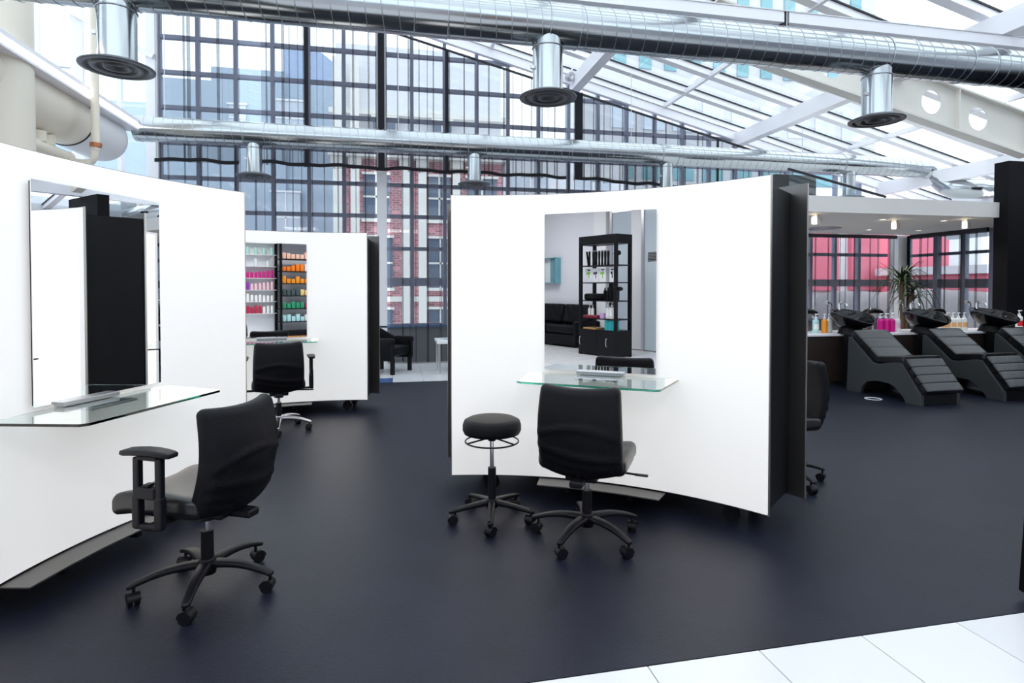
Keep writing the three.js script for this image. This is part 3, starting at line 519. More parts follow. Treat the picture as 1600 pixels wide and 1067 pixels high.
chair('black swivel chair half hidden behind the dark edge of a styling station', [2.72, 0, -3.64], 1.53, { spin: 1.08 });
{
  const o = thing('stool', 'round black cushioned stool on casters beside the swivel chair', 'stool', [0.575, 0, -3.37], 0);
  starBase(o, 1.05, 0.25, legGeo(0.25, 0.108, 0.075, 0.045, 0.034, 0.004), M.plastic);
  part(o, 'hub', lathe([[0.001, 0.075], [0.034, 0.078], [0.036, 0.12], [0.03, 0.13], [0.001, 0.13]], 24), M.plastic);
  part(o, 'column_sleeve', cyl(0.024, 0.024, 0.20, 24, 0, 0.215, 0), M.plastic);
  part(o, 'gas_lift', cyl(0.013, 0.013, 0.19, 20, 0, 0.41, 0), M.chrome, 'shiny steel gas lift');
  part(o, 'seat', lathe([[0.001, 0.515], [0.14, 0.515], [0.165, 0.522], [0.174, 0.542], [0.174, 0.572], [0.165, 0.596], [0.14, 0.609], [0.08, 0.614], [0.001, 0.615]], 56), M.leather);
  part(o, 'ring', [put(new THREE.TorusGeometry(0.158, 0.005, 8, 48), 0, 0.472, 0, Math.PI / 2), rod(V(0, 0.495, 0), V(0.11, 0.474, 0.113), 0.005), rod(V(0, 0.495, 0), V(-0.15, 0.474, 0.04), 0.005), rod(V(0, 0.495, 0), V(0.02, 0.474, -0.156), 0.005)], M.plastic);
  part(o, 'mount', [cyl(0.03, 0.022, 0.03, 20, 0, 0.49, 0)], M.plastic);
}

// ================================================================ WASH AREA
{
  const c = thing('wash_counter', 'long low counter with dark wooden front and white top under the basins', 'counter', [0, 0, 0]);
  part(c, 'front', [span(5.2, 9.70, 0.06, 0.70, -7.62, -7.08)], M.darkWood);
  part(c, 'plinth', [span(5.2, 9.70, 0, 0.06, -7.58, -7.12)], M.steel);
  part(c, 'worktop', rbox(4.53, 0.035, 0.62, 0.006, 7.445, 0.72, -7.36), M.whiteGloss);
  part(c, 'joint', [span(6.30, 6.306, 0.07, 0.69, -7.08, -7.076), span(7.55, 7.556, 0.07, 0.69, -7.08, -7.076), span(8.8, 8.806, 0.07, 0.69, -7.08, -7.076)], M.steel);
}
const profile = [[0.0, 0.0], [0.0, 0.12], [-0.26, 0.455], [-0.30, 0.47], [-0.38, 0.462], [-0.62, 0.415], [-0.70, 0.42], [-1.06, 0.72], [-1.10, 0.72], [-1.12, 0.0], [-0.90, 0.0], [-0.86, 0.10], [-0.78, 0.175], [-0.62, 0.205], [-0.44, 0.20], [-0.33, 0.15], [-0.24, 0.07], [-0.20, 0.0]];
function pad(o, name, w, a, b, thick, segs) {                 // upholstered run between two profile points, sewn across into segments
  const A = V(0, a[1], a[0]), B = V(0, b[1], b[0]), d = B.clone().sub(A), L = d.length() / segs, ang = Math.atan2(d.y, -d.z);
  const gs = []; for (let i = 0; i < segs; i++) { const c = A.clone().addScaledVector(d, (i + 0.5) / segs); const g = soft(w, thick, L * 1.05, Math.min(0.016, thick * 0.45), 14, (v) => { v.y += 0.008 * Math.cos(v.x / w * 2.6); }); g.rotateX(ang); gs.push(g.translate(c.x, c.y + Math.cos(ang) * thick * 0.45, c.z + Math.sin(ang) * thick * 0.45)); }
  return part(o, name, gs, M.washLeather);
}
function lounger(label, x, z) {
  const o = thing('wash_lounger', label, 'lounger', [x, 0, z], 0, 'backwash loungers');
  for (const dx of [0.235, -0.275]) part(o, 'side_shell', put(extr(profile.map(([a, b]) => [-a, b]), 0.04, 0.004), dx, 0, 0, 0, Math.PI / 2, 0), M.plasticGrey);
  part(o, 'front_panel', [span(-0.25, 0.25, 0.005, 0.125, -0.05, -0.005), span(-0.25, 0.25, 0.0, 0.02, -0.2, -0.02)], M.blackGloss);
  part(o, 'base_panel', [span(-0.24, 0.24, 0.25, 0.36, -0.72, -0.28), span(-0.24, 0.24, 0.02, 0.62, -1.1, -0.95)], M.black);
  pad(o, 'leg_cushion', 0.53, [0.015, 0.13], [-0.275, 0.475], 0.085, 4);
  pad(o, 'seat_cushion', 0.53, [-0.255, 0.475], [-0.66, 0.43], 0.085, 1);
  pad(o, 'back_cushion', 0.53, [-0.67, 0.43], [-1.08, 0.745], 0.10, 3);
  return o;
}
const LX = [6.33, 7.58, 8.83, 10.08];
lounger('dark leather wash lounger next to the white floor ring', LX[0], -5.62);
lounger('dark leather wash lounger in front of the second basin, by the magenta bottles', LX[1], -5.66);
lounger('dark leather wash lounger before the basin nearest the black partition', LX[2], -5.66);
function basin(label, x, z) {
  const o = thing('wash_basin', label, 'basin', [x, 0.735, z], 0, 'black wash basins');
  const rim = (a) => { const s = Math.sin(a), c = Math.cos(a); return V(0.265 * c * (1 - 0.28 * Math.max(0, s)), 0.29 + (s > 0 ? -0.12 * s ** 1.4 : 0.06 * -s), 0.33 * s + 0.03); };
  const outer = [], inner = []; const n = 40;
  for (let k = 0; k <= 8; k++) { const t = k / 8, f = 0.40 + 0.6 * Math.sin(t * Math.PI / 2) ** 0.8; outer.push(Array.from({ length: n }, (_, i) => { const r = rim(-i / n * Math.PI * 2); return V(r.x * f, 0.07 + (r.y - 0.07) * t, r.z * f - 0.02 * (1 - t)); })); }
  for (let k = 0; k <= 8; k++) { const t = 1 - k / 8, f = (0.25 + 0.75 * Math.sin(t * Math.PI / 2) ** 0.7) * 0.93; inner.push(Array.from({ length: n }, (_, i) => { const r = rim(-i / n * Math.PI * 2); return V(r.x * f, 0.11 + (r.y - 0.11) * t - (k === 0 ? 0.0 : 0.004), r.z * f); })); }
  part(o, 'bowl', loft([...outer, ...inner]), M.blackGloss);
  part(o, 'pedestal', [cyl(0.13, 0.17, 0.10, 32, 0, 0.05, -0.02), put(box(0.3, 0.735, 0.16, 0, -0.367, 0.25), 0, 0, -0.15)], M.black);
  part(o, 'tap', [cyl(0.018, 0.022, 0.09, 16, 0.03, 0.375, -0.27), tube([V(0.03, 0.41, -0.27), V(0.03, 0.43, -0.22), V(0.03, 0.415, -0.14), V(0.03, 0.385, -0.12)], 0.012, 14, 10), rod(V(0.03, 0.42, -0.27), V(0.10, 0.45, -0.31), 0.007)], M.chrome, 'chrome tap');
  part(o, 'hand_shower', [tube([V(-0.10, 0.33, -0.27), V(-0.12, 0.42, -0.26), V(-0.18, 0.44, -0.24)], 0.016, 12, 10), cyl(0.03, 0.022, 0.03, 16, -0.20, 0.44, -0.235, 0, 0, 1.1)], M.chrome, 'chrome hand shower');
  return o;
}
basin('black ceramic wash basin between the orange bottle and the magenta bottles', LX[0] + 0.05, -7.03);
basin('black ceramic wash basin right after the magenta bottles', LX[1] + 0.05, -7.03);
basin('black ceramic wash basin next to the black partition', LX[2] + 0.02, -7.03);
// pump bottles
const bottleGeo = lathe([[0.001, 0], [0.040, 0], [0.043, 0.006], [0.043, 0.165], [0.036, 0.185], [0.016, 0.198], [0.016, 0.205], [0.001, 0.205]], 20);
const pumpGeo = join([cyl(0.018, 0.018, 0.025, 14, 0, 0.215, 0), cyl(0.006, 0.006, 0.04, 8, 0, 0.245, 0), rbox(0.05, 0.014, 0.02, 0.005, 0.012, 0.268, 0)]);
const labelGeo = new THREE.CylinderGeometry(0.0436, 0.0436, 0.075, 20, 1, true, -1.2, 2.4);
function bottle(label, x, z, m, group, lm, y = 0.7375, sc = 1) {
  const o = thing('pump_bottle', label, 'bottle', [x, y, z], rr(-0.5, 0.5), group); o.scale.setScalar(sc);
  part(o, 'body', bottleGeo, m); part(o, 'pump', pumpGeo, M.whiteGloss, 'white pump head');
  if (lm) { const l = part(o, 'paper_label', labelGeo, lm); l.position.y = 0.09; }
  return o;
}
const plast = { mint: paint(0.42, 0.66, 0.62), orange: paint(0.85, 0.30, 0.02), magenta: paint(0.60, 0.005, 0.22), pink: paint(0.85, 0.55, 0.62), white: paint(0.85, 0.84, 0.82), red: paint(0.70, 0.02, 0.03), grey: paint(0.5, 0.5, 0.5), orangeLabel: paint(0.85, 0.42, 0.15) };
bottle('pale mint pump bottle beside the orange pump bottle', 6.0, -7.28, plast.mint, undefined, plast.white);
bottle('orange pump bottle beside the mint pump bottle', 6.12, -7.25, plast.orange);
bottle('white pump bottle beside the orange pump bottle', 6.24, -7.3, plast.white);
for (let i = 0; i < 3; i++) bottle('magenta pump bottle in the row of three', 7.04 + i * 0.10, -7.22, plast.magenta, 'magenta pump bottles');
bottle('pale pink pump bottle next to the magenta bottles', 7.35, -7.23, plast.white, 'pale pump bottles', plast.pink);
bottle('white pump bottle with pink label touching the second basin', 7.43, -7.40, plast.white, 'pale pump bottles', plast.pink);
for (let i = 0; i < 5; i++) bottle('white pump bottle with an orange label, one of the row of five', 8.14 + i * 0.105, -7.23, plast.white, 'white pump bottles with orange labels', plast.orangeLabel);
bottle('white pump bottle behind the basin by the black partition', 9.32, -7.40, plast.white);
bottle('white pump bottle with a red label in front of the black partition', 9.60, -7.22, plast.white, undefined, plast.red, 0.7375, 1.1);
for (const [x, l] of [[6.05, 'black neck cushion behind the orange bottle'], [7.2, 'black neck cushion behind the magenta bottles'], [8.35, 'black neck cushion behind the white bottles']]) { const o = thing('neck_cushion', l, 'cushion', [x, 0.7375, -7.52], 0, 'black neck cushions'); part(o, 'stand', [cyl(0.012, 0.012, 0.28, 10, 0, 0.14, 0), cyl(0.06, 0.06, 0.01, 20, 0, 0.005, 0)], M.chrome); part(o, 'pad', put(soft(0.34, 0.09, 0.10, 0.035, 14, (v) => { v.y += 0.05 * (v.x / 0.17) ** 2 * -1; }), 0, 0.30, 0), M.blackGloss); }
{ const o = thing('magazine', 'open magazine lying on the white counter between two basins', 'magazine', [7.98, 0.738, -7.2], 0.2); part(o, 'pages', [box(0.1, 0.006, 0.15, -0.05, 0.007, 0, 0, 0, -0.05), box(0.1, 0.006, 0.15, 0.05, 0.007, 0, 0, 0, 0.05)], M.white); }
{ const o = thing('floor_ring', 'thin white ring lying flat on the floor by the first lounger', 'ring', [5.876, 0, -6.117]); part(o, 'ring', lathe([[0.078, 0], [0.098, 0], [0.098, 0.004], [0.094, 0.006], [0.082, 0.006], [0.078, 0.004], [0.078, 0]], 40), M.whiteGloss); }
// canopy lights
for (const [x, z] of [[8.084, -8.263], [9.223, -9.759], [10.302, -9.664], [9.259, -8.207], [7.994, -9.764]]) {
  const o = thing('downlight', 'small round downlight set in the wash canopy', 'downlight', [x, 2.545, z], 0, 'canopy downlights');
  part(o, 'trim', put(new THREE.TorusGeometry(0.055, 0.008, 8, 28), 0, -0.002, 0, Math.PI / 2), M.whiteGloss); part(o, 'lamp', cyl(0.045, 0.045, 0.006, 24, 0, -0.003, 0), M.lampWarm);
  const l = new THREE.SpotLight(lin(1, 0.9, 0.75), 3.5, 0, 1.1, 0.7); l.position.set(x, 2.52, z); l.target.position.set(x, 0, z); l.castShadow = true; l.name = 'downlight_lamp'; scene.add(l, l.target);
}
for (const [x, z, l] of [[6.566, -7.979, 'boxy spotlight under the canopy near the dark station edge'], [8.425, -8.358, 'boxy spotlight under the middle of the canopy'], [9.508, -8.032, 'boxy spotlight under the canopy near the black partition']]) {
  const o = thing('spotlight', l, 'spotlight', [x, 2.545, z], 0.4, 'boxy canopy spotlights');
  part(o, 'mount', [rbox(0.10, 0.16, 0.08, 0.008, 0, -0.08, 0)], M.white); part(o, 'lamp', rbox(0.08, 0.11, 0.05, 0.01, -0.10, -0.10, 0.02), M.lampWarm, 'glowing warm lamp'); part(o, 'side_box', rbox(0.07, 0.10, 0.06, 0.01, 0.10, -0.09, 0), M.cream);
}
{ const o = thing('ceiling_vent', 'flat round grille in the underside of the canopy', 'vent', [8.15, 2.545, -9.75]); part(o, 'grille', put(lathe([[0.001, 0], [0.30, 0], [0.34, -0.008], [0.30, -0.014], [0.001, -0.012]], 36), 0, 0, 0), M.steel); }
// glass balustrade on the canopy
{
  const o = thing('glass_balustrade', 'glass balustrade with a dark sloping handrail above the canopy', 'balustrade', [0, 0, -7.78]);
  part(o, 'handrail', [bar(V(5.9, 3.20, 0), V(7.66, 2.83, 0), 0.03, 0.03)], M.gasket);
  for (const [a, b] of [[5.92, 6.75], [6.78, 7.6]]) part(o, 'pane', put(extr([[a, 2.79], [b, 2.79], [b, 3.2 - (b - 5.9) * 0.21], [a, 3.2 - (a - 5.9) * 0.21]], 0.01), 0, 0, -0.005), M.pane);
  const d = thing('equipment_box', 'dark grey box standing on the canopy behind the station', 'box', [6.32, 2.79, -8.3]);
  part(d, 'case', rbox(0.75, 0.42, 0.2, 0.01, 0.05, 0.21, 0), M.plasticGrey);
}
// potted plant
{
  const o = thing('potted_plant', 'tall spiky-leaved plant in a pot in the corner of the wash area', 'plant', [9.75, 0, -9.5]);
  part(o, 'pot', lathe([[0.001, 0], [0.17, 0], [0.21, 0.36], [0.19, 0.36], [0.18, 0.33], [0.001, 0.33]], 28), M.plasticGrey);
  part(o, 'trunk', [tube([V(0, 0.3, 0), V(0.03, 0.8, 0), V(-0.02, 1.2, 0.02), V(0, 1.55, 0)], 0.045, 16, 10), tube([V(0.05, 0.3, 0.03), V(0.12, 0.9, 0.03), V(0.22, 1.3, 0.03)], 0.035, 14, 10)], M.trunk);
  const leafG = Array.from({ length: 6 }, (_, q) => { const L = 0.42 + 0.06 * q, droop = 0.10 + 0.13 * q, rows = []; for (let i = 0; i <= 8; i++) { const t = i / 8, w = 0.017 * (1 - t) ** 0.6 + 0.002, d = L * t * (1 - 0.25 * t), y = L * (0.75 * t - droop * 1.9 * t * t); rows.push([V(-w, y, d), V(0, y - 0.006, d), V(w, y, d)]); } return loft(rows, false, false); });
  for (let i = 0; i < 90; i++) { const side = i % 3 === 2, l = part(o, 'leaf', leafG[i % 6], M.leaf); l.position.set(side ? 0.22 : 0, (side ? 1.34 : 1.6) + rr(-0.2, 0.08), side ? 0.03 : 0); l.rotation.set(0, i * 2.399, 0); const k = rr(0.8, 1.25); l.scale.set(1, k, k); }
}

// ================================================================ WINDOW SEATING
{
  const o = thing('armchair', 'black leather tub armchair in front of the long curtain', 'armchair', [-0.10, 0, -9.75], -2.1);
  part(o, 'seat', put(soft(0.52, 0.16, 0.52, 0.04, 16), 0, 0.36, -0.02), M.leather);
  const rings = []; for (let i = 0; i <= 28; i++) { const t = i / 28, a = Math.PI * (1.0 + t) , c = Math.cos(a), s = -Math.sin(a), f = Math.sin(t * Math.PI), top = 0.56 + 0.19 * f ** 1.4; const at = (r, y) => V(c * r, y, 0.0 + s * r * 0.95 - 0.02 + (f < 0.02 ? -0.22 : 0)); rings.push([at(0.26, 0.27), at(0.26, top - 0.03), at(0.28, top), at(0.33, top), at(0.35, top - 0.03), at(0.35, 0.24)]); }
  part(o, 'tub_back', loft(rings), M.leather);
  part(o, 'arm', [put(soft(0.085, 0.10, 0.34, 0.03, 12), 0.305, 0.53, -0.15), put(soft(0.085, 0.10, 0.34, 0.03, 12), -0.305, 0.53, -0.15), span(0.27, 0.34, 0.22, 0.5, -0.30, 0.02), span(-0.34, -0.27, 0.22, 0.5, -0.30, 0.02)], M.leather);
  for (const [x, z] of [[-0.28, -0.27], [0.28, -0.27], [-0.26, 0.26], [0.26, 0.26]]) part(o, 'leg', box(0.055, 0.26, 0.055, x, 0.13, z), M.black);
  const t = thing('side_table', 'small white side table on thin metal legs by the curtain', 'table', [1.0, 0, -9.55]);
  part(t, 'top', rbox(0.62, 0.05, 0.62, 0.006, 0, 0.515, 0), M.whiteGloss);
  for (const [x, z] of [[-0.27, -0.27], [0.27, -0.27], [-0.27, 0.27], [0.27, 0.27]]) part(t, 'leg', cyl(0.018, 0.018, 0.49, 14, x, 0.245, z), M.steel);
  const m = thing('magazine', 'dark-printed magazine on the white side table', 'magazine', [0.92, 0.5405, -9.5], 0.5);
  part(m, 'cover', box(0.21, 0.006, 0.28, 0, 0.003, 0), M.bGlassPale); part(m, 'print', box(0.14, 0.001, 0.1, 0, 0.0066, 0.03), M.black);
}
{ const o = thing('leaning_board', 'black board at the edge of the white tiles, leaning slightly', 'board', [2.735, 0, -2.03], -0.2); const g = rbox(0.55, 1.1, 0.03, 0.004, 0.275, 0.55, 0); g.rotateZ(-0.055); part(o, 'panel', g.translate(0, 0.0305, 0), M.black); }

// ================================================================ RECEPTION SEEN IN THE MIRRORS
for (const [x0, x1, l] of [[-6.1, -5.7, 'white pier in the reception wall next to the glass door']]) shell('trim_20', l, 'pier', span(x0, x1, 0, 3.7, BACK - 0.12, BACK), M.white);
{
  const d = shell('door_1', 'frosted glass door with white frame in the reception wall', 'door');
  part(d, 'frame', [span(-5.62, -5.55, 0, 3.2, BACK - 0.08, BACK), span(-4.66, -4.59, 0, 3.2, BACK - 0.08, BACK), span(-5.62, -3.3, 3.13, 3.2, BACK - 0.08, BACK)], M.steel);
  part(d, 'leaf', span(-5.55, -4.98, 0.02, 3.13, BACK - 0.05, BACK - 0.01), std(lin(0.52, 0.60, 0.66), 0.15));
  part(d, 'leaf', span(-4.98, -4.66, 0.02, 3.13, BACK - 0.05, BACK - 0.01), M.white);
  part(d, 'leaf', span(-4.59, -3.4, 0.02, 3.13, BACK - 0.05, BACK - 0.01), std(lin(0.55, 0.64, 0.70), 0.15));
  const v = thing('wall_vent', 'dark square grille on the glass door panel', 'vent', [-4.36, 2.07, BACK - 0.055]);
  part(v, 'plate', box(0.26, 0.2, 0.008, 0, 0, 0), M.plasticGrey); for (let i = 0; i < 6; i++) part(v, 'slat', box(0.24, 0.012, 0.01, 0, -0.08 + i * 0.032, -0.008), M.steel);
}
{
  const o = thing('display_case', 'small blue-green glass display case on the reception wall', 'display case', [-7.73, 1.85, BACK - 0.1]);
  part(o, 'back', box(0.62, 0.66, 0.02, 0, 0, 0.08), M.white);
  part(o, 'side', [box(0.015, 0.66, 0.18, -0.305, 0, 0), box(0.015, 0.66, 0.18, 0.305, 0, 0), box(0.62, 0.015, 0.18, 0, 0.325, 0), box(0.62, 0.015, 0.18, 0, -0.325, 0)], std(lin(0.16, 0.42, 0.50), 0.15));
  part(o, 'shelf', [box(0.16, 0.62, 0.01, 0.05, 0, 0.03), box(0.09, 0.62, 0.01, 0.2, 0, 0.02)], M.bTeal);
}
{
  const o = thing('sofa', 'black leather sofa against the reception wall', 'sofa', [-7.0, 0, 3.4]);
  part(o, 'base', rbox(2.2, 0.25, 0.8, 0.03, 0, 0.17, 0), M.leather);
  for (const x of [-0.5, 0.5]) { part(o, 'seat_cushion', put(soft(0.98, 0.2, 0.66, 0.06, 16), x, 0.40, -0.06), M.leather); part(o, 'back_cushion', put(soft(0.98, 0.5, 0.2, 0.08, 18, (v) => { v.z += 0.012 * Math.sin(v.x * 26 + v.y * 17); }), x, 0.74, 0.28, 0.18), M.leather); }
  for (const x of [-1.06, 1.06]) part(o, 'arm', put(soft(0.14, 0.5, 0.82, 0.05, 14), x, 0.36, 0), M.leather);
  for (const [x, z] of [[-1, -0.34], [1, -0.34], [-1, 0.34], [1, 0.34]]) part(o, 'foot', box(0.06, 0.05, 0.06, x, 0.025, z), M.black);
}
const SHELF_Y = [0.53, 0.76, 1.13, 1.50, 1.85];
{
  const o = thing('shelf_rack', 'tall black open shelf rack with two cupboard doors, beside the sofa', 'rack', [-4.535, 0, 2.555]);
  const W = 0.535, D = 0.225;
  for (const [x, z] of [[-W, -D], [W, -D], [-W, D], [W, D]]) part(o, 'post', box(0.07, 2.45, 0.05, x * 0.935, 1.225, z * 0.9), M.black);
  part(o, 'top', [span(-W, W, 2.28, 2.46, -D, D)], M.black);
  part(o, 'divider', [span(-0.035, 0.035, 0.53, 1.5, D - 0.06, D)], M.black);
  for (const y of SHELF_Y) part(o, 'shelf', span(-W, W, y - 0.015, y + 0.005, -D, D), M.black);
  part(o, 'cabinet', [span(-W + 0.005, W - 0.005, 0.02, 0.52, -D + 0.02, D)], M.black);
  for (const sx of [-1, 1]) { const d = part(o, 'door', span(sx * 0.005, sx * (W - 0.01), 0.03, 0.51, -D - 0.005, -D + 0.015), M.black); part(d, 'handle', tube([V(sx < 0 ? -0.46 : 0.30, 0.2, -D - 0.01), V(sx < 0 ? -0.46 : 0.30, 0.22, -D - 0.04), V(sx < 0 ? -0.46 : 0.30, 0.36, -D - 0.04), V(sx < 0 ? -0.46 : 0.30, 0.38, -D - 0.01)], 0.007, 14, 8), M.chrome); }
}
// goods on the black rack (rack front faces -z)
const RKX = -4.535, RKZ = 2.555;
function hairdryer(label, x, y, z, turn, group) { const o = thing('hair_dryer', label, 'hair dryer', [x, y, z], turn, group); part(o, 'barrel', [cyl(0.042, 0.05, 0.2, 18, 0, 0.235, 0, 0, 0, Math.PI / 2), cyl(0.03, 0.04, 0.06, 18, -0.12, 0.235, 0, 0, 0, Math.PI / 2)], M.black); part(o, 'handle', rbox(0.045, 0.21, 0.035, 0.012, 0.03, 0.105, 0, 0, 0, 0.06), M.black); return o; }
hairdryer('black hair dryer standing alone on the top shelf of the rack', RKX + 0.36, 1.855, RKZ - 0.02, 0.5);
for (let i = 0; i < 6; i++) { const o = thing('hair_clipper', 'upright black clipper in the top row of the rack', 'clipper', [RKX - 0.25 + i * 0.085, 1.855, RKZ - 0.08], 0, 'upright clippers'); part(o, 'body', loft([[0, 0.028], [0.1, 0.024], [0.24, 0.03], [0.29, 0.026]].map(([y, r]) => Array.from({ length: 10 }, (_, k) => V(Math.cos(k / 10 * 6.283) * r, y, Math.sin(k / 10 * 6.283) * r * 0.8)))), M.plastic); part(o, 'blade', box(0.045, 0.02, 0.03, 0, 0.3, 0), M.steel); }
{ const o = thing('hair_straightener', 'black straightener leaning at the end of the top rack shelf', 'straightener', [RKX - 0.40, 1.855, RKZ - 0.08]); part(o, 'arm', [box(0.03, 0.3, 0.03, -0.02, 0.15, 0, 0, 0, 0.18), box(0.03, 0.3, 0.03, 0.035, 0.15, 0)], M.black); }
for (let i = 0; i < 4; i++) {
  const o = thing('product_box', i === 1 ? 'white box printed with a dark hair dryer on the black rack' : i === 3 ? 'narrow dark-printed white box at the end of the rack row' : 'white box printed with a green hair dryer on the black rack', 'box', [RKX - 0.34 + i * 0.20 + (i === 3 ? 0.06 : 0), 1.505, RKZ - 0.08], 0, 'hair dryer boxes');
  part(o, 'carton', box(i === 3 ? 0.12 : 0.19, 0.29, 0.1, 0, 0.145, 0), M.white);
  const pm = i === 1 ? paint(0.08, 0.04, 0.05) : i === 3 ? M.black : paint(0.25, 0.55, 0.06);
  part(o, 'print', [box(i === 3 ? 0.05 : 0.11, 0.05, 0.002, -0.005, 0.19, -0.0505, 0, 0, 0.12), box(0.025, 0.09, 0.002, 0.01, 0.13, -0.0505)], pm);
  if (i !== 1) part(o, 'title', box(0.08, 0.025, 0.002, 0.01, 0.255, -0.0505), M.black);
}
for (let i = 0; i < 4; i++) { const o = thing('brush_holder', 'small black round brush standing on the rack', 'brush', [RKX + 0.06 + i * 0.085, 1.135, RKZ - 0.05], 0, 'black brushes on the rack'); part(o, 'body', cyl(0.034, 0.03, 0.2, 14, 0, 0.1, 0), M.black); part(o, 'tip', cyl(0.012, 0.02, 0.06 + 0.02 * (i % 2), 10, 0, 0.23, 0), M.plastic); }
hairdryer('black hair dryer lying at the divider on the middle rack shelf', RKX + 0.44, 1.135, RKZ - 0.05, 1.2);
{ const o = thing('tool_case', 'flat black tool case on the left middle shelf of the rack', 'case', [RKX - 0.28, 1.135, RKZ]); part(o, 'case', put(soft(0.38, 0.14, 0.3, 0.04, 12), 0, 0.07, 0), M.black); }
for (let i = 0; i < 3; i++) bottle('tall white bottle on the lower rack shelf', RKX + 0.18 + i * 0.10, RKZ - 0.08, plast.white, 'tall white bottles on the rack', undefined, 0.765, 1.25);
for (let i = 0; i < 2; i++) bottle('small white bottle left of the rack divider', RKX - 0.34 + i * 0.09, RKZ - 0.1, plast.white, 'small white bottles on the rack', undefined, 0.765 + 0.06, 0.75);
{ const o = thing('product_tray', 'flat dark red tray under the small white bottles', 'tray', [RKX - 0.24, 0.765, RKZ - 0.05]); part(o, 'tray', rbox(0.42, 0.058, 0.28, 0.01, 0, 0.029, 0), paint(0.22, 0.01, 0.03)); const b = thing('product_box', 'lilac box beside the tall white bottles', 'box', [RKX + 0.06, 0.765, RKZ - 0.1]); part(b, 'carton', box(0.1, 0.11, 0.1, 0, 0.055, 0), paint(0.55, 0.35, 0.62)); const f = thing('folder_stack', 'thin brown folder on the lowest rack shelf', 'folder', [RKX - 0.26, 0.535, RKZ - 0.05]); part(f, 'cover', box(0.36, 0.03, 0.28, 0, 0.015, 0), paint(0.55, 0.28, 0.08)); }
for (let i = 0; i < 3; i++) { const o = thing('product_box', 'turquoise box on the lowest rack shelf', 'box', [RKX + 0.20 + i * 0.10, 0.535, RKZ - 0.1], 0, 'turquoise boxes'); part(o, 'carton', box(0.092, 0.2, 0.12, 0, 0.1, 0), paint(0.02, 0.42, 0.45)); }

// product wall and rack that the far mirror shows
const ORD = ['lowest', 'second lowest', 'third lowest', 'middle', 'upper middle', 'second highest', 'topmost'];
{
  const WZ = 3.62, o = thing('product_wall', 'white wall display with glass shelves of coloured bottles', 'display shelf', [1.45, 0, WZ]);
  part(o, 'back', span(-0.75, 0.5, 0.05, 2.95, 0.1, 0.2), M.white);
  const ys = [0.70, 1.02, 1.34, 1.66, 1.98, 2.30, 2.62];
  for (const y of ys) part(o, 'shelf', span(-0.74, 0.49, y - 0.012, y, -0.15, 0.1), M.whiteGloss);
  const sets = [['green', paint(0.02, 0.30, 0.16)], ['white', plast.white], ['purple', paint(0.28, 0.03, 0.42)], ['magenta', plast.magenta], ['pale', paint(0.72, 0.78, 0.80)], ['mint', paint(0.40, 0.72, 0.62)], ['dark mint', paint(0.16, 0.50, 0.36)]];
  const small = lathe([[0.001, 0], [0.036, 0], [0.038, 0.005], [0.038, 0.15], [0.03, 0.165], [0.03, 0.19], [0.001, 0.19]], 14);
  ys.forEach((y, r) => { for (let i = 0; i < 11; i++) { if ((r === 4 && i % 3) || (r === 5 && i % 2)) continue; let [n, m] = sets[r]; if (r === 0 && i > 3 && i < 8) { n = 'red'; m = paint(0.55, 0.01, 0.06); } if (r === 0 && i >= 8) { n = 'white'; m = plast.white; } if (r === 2 && i > 4) { n = 'pink'; m = plast.pink; }
    const b = mesh('product_bottle', small, m); b.position.set(1.45 - 0.66 + i * 0.105, y, WZ - 0.06); b.scale.y = 0.85 + 0.35 * rnd(); tag(b, n + ' product bottle on the ' + ORD[r] + ' shelf of the white wall display', 'bottle', n + ' bottles on the ' + ORD[r] + ' display shelf'); } });
}
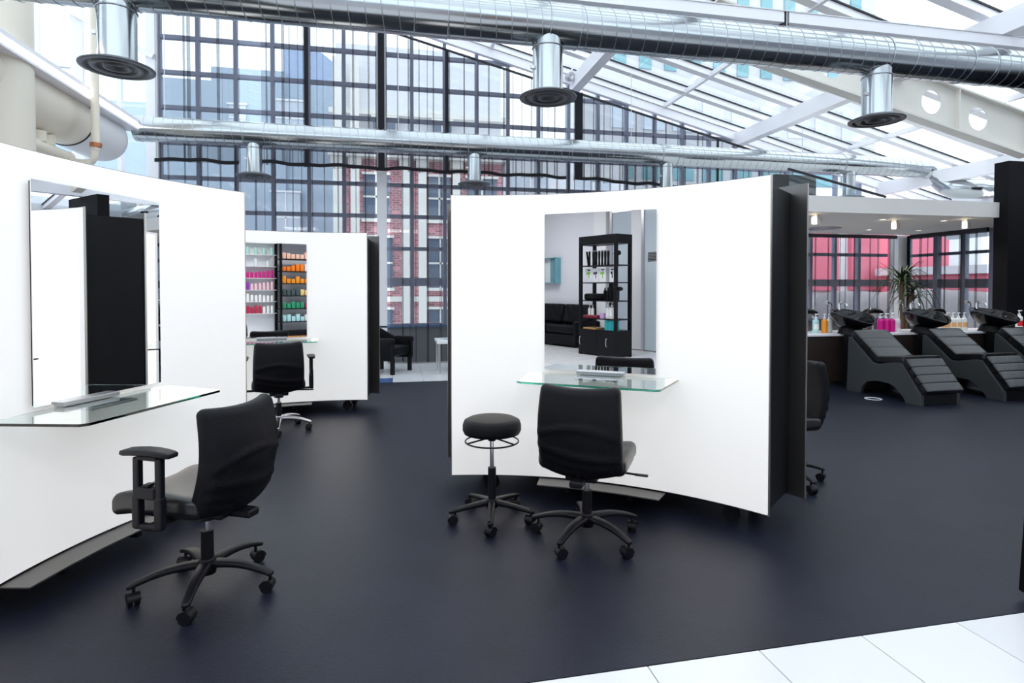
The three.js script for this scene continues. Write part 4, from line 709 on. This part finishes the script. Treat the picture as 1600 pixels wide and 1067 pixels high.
{
  const o = thing('product_rack', 'black open rack of boxed hair products beside the white display', 'rack', [2.55, 0, 3.5]);
  for (const [x, z] of [[-0.55, -0.2], [0.55, -0.2], [-0.55, 0.2], [0.55, 0.2]]) part(o, 'post', box(0.06, 2.75, 0.05, x, 1.375, z), M.black);
  const ys = [0.46, 0.82, 1.18, 1.52, 1.86, 2.2]; for (const y of ys) part(o, 'shelf', span(-0.57, 0.57, y - 0.02, y, -0.22, 0.22), M.black);
  part(o, 'top', span(-0.58, 0.58, 2.66, 2.75, -0.22, 0.22), M.black); part(o, 'base', span(-0.57, 0.57, 0.0, 0.2, -0.2, 0.2), M.black);
  const sets = [['teal and white', paint(0.45, 0.72, 0.74)], ['green', paint(0.03, 0.30, 0.15)], ['dark grey', paint(0.06, 0.09, 0.09)], ['amber', paint(0.85, 0.30, 0.02)], ['orange', paint(0.90, 0.22, 0.01)], ['peach', paint(0.90, 0.55, 0.42)]];
  ys.forEach((y, r) => { for (let i = 0; i < 8; i++) { let [n, m] = sets[r]; if (i > 4 && (r === 4 || r === 0)) { n = 'white'; m = plast.white; } if (i > 4 && r === 1) { n = 'raspberry'; m = paint(0.55, 0.01, 0.12); } if (i > 3 && r === 2) { n = 'straw'; m = paint(0.8, 0.6, 0.25); }
    const h = rr(0.12, 0.21), b = mesh('product_box', rbox(0.10, h, 0.1, 0.008, 0, h / 2, 0), m); b.position.set(2.55 - 0.44 + i * 0.125, y, 3.5 - 0.1); tag(b, n + ' product pack on the ' + ORD[r] + ' shelf of the black product rack', 'box', n + ' packs on the ' + ORD[r] + ' rack shelf'); } });
}
// reception ceiling panels
for (const [x, z] of [[-6.8, 1.6], [-3.4, 1.2], [0.4, 1.4], [3.4, 1.6]]) {
  const o = thing('ceiling_light', 'square white light panel in the reception ceiling', 'ceiling light', [x, 3.7, z], 0, 'reception ceiling lights');
  part(o, 'frame', [box(1.24, 0.03, 1.24, 0, -0.015, 0)], M.white); part(o, 'light_diffuser', box(1.16, 0.006, 1.16, 0, -0.033, 0), new THREE.MeshStandardMaterial({ color: lin(0.9, 0.9, 0.9), emissive: lin(1, 0.98, 0.96), emissiveIntensity: 1.4 }));
  const l = new THREE.RectAreaLight(lin(1, 0.98, 0.96), 11, 1.16, 1.16); l.name = 'reception_light'; l.position.set(x, 3.655, z); l.rotation.x = -Math.PI / 2; scene.add(l);
}
renderer.render(scene, camera);
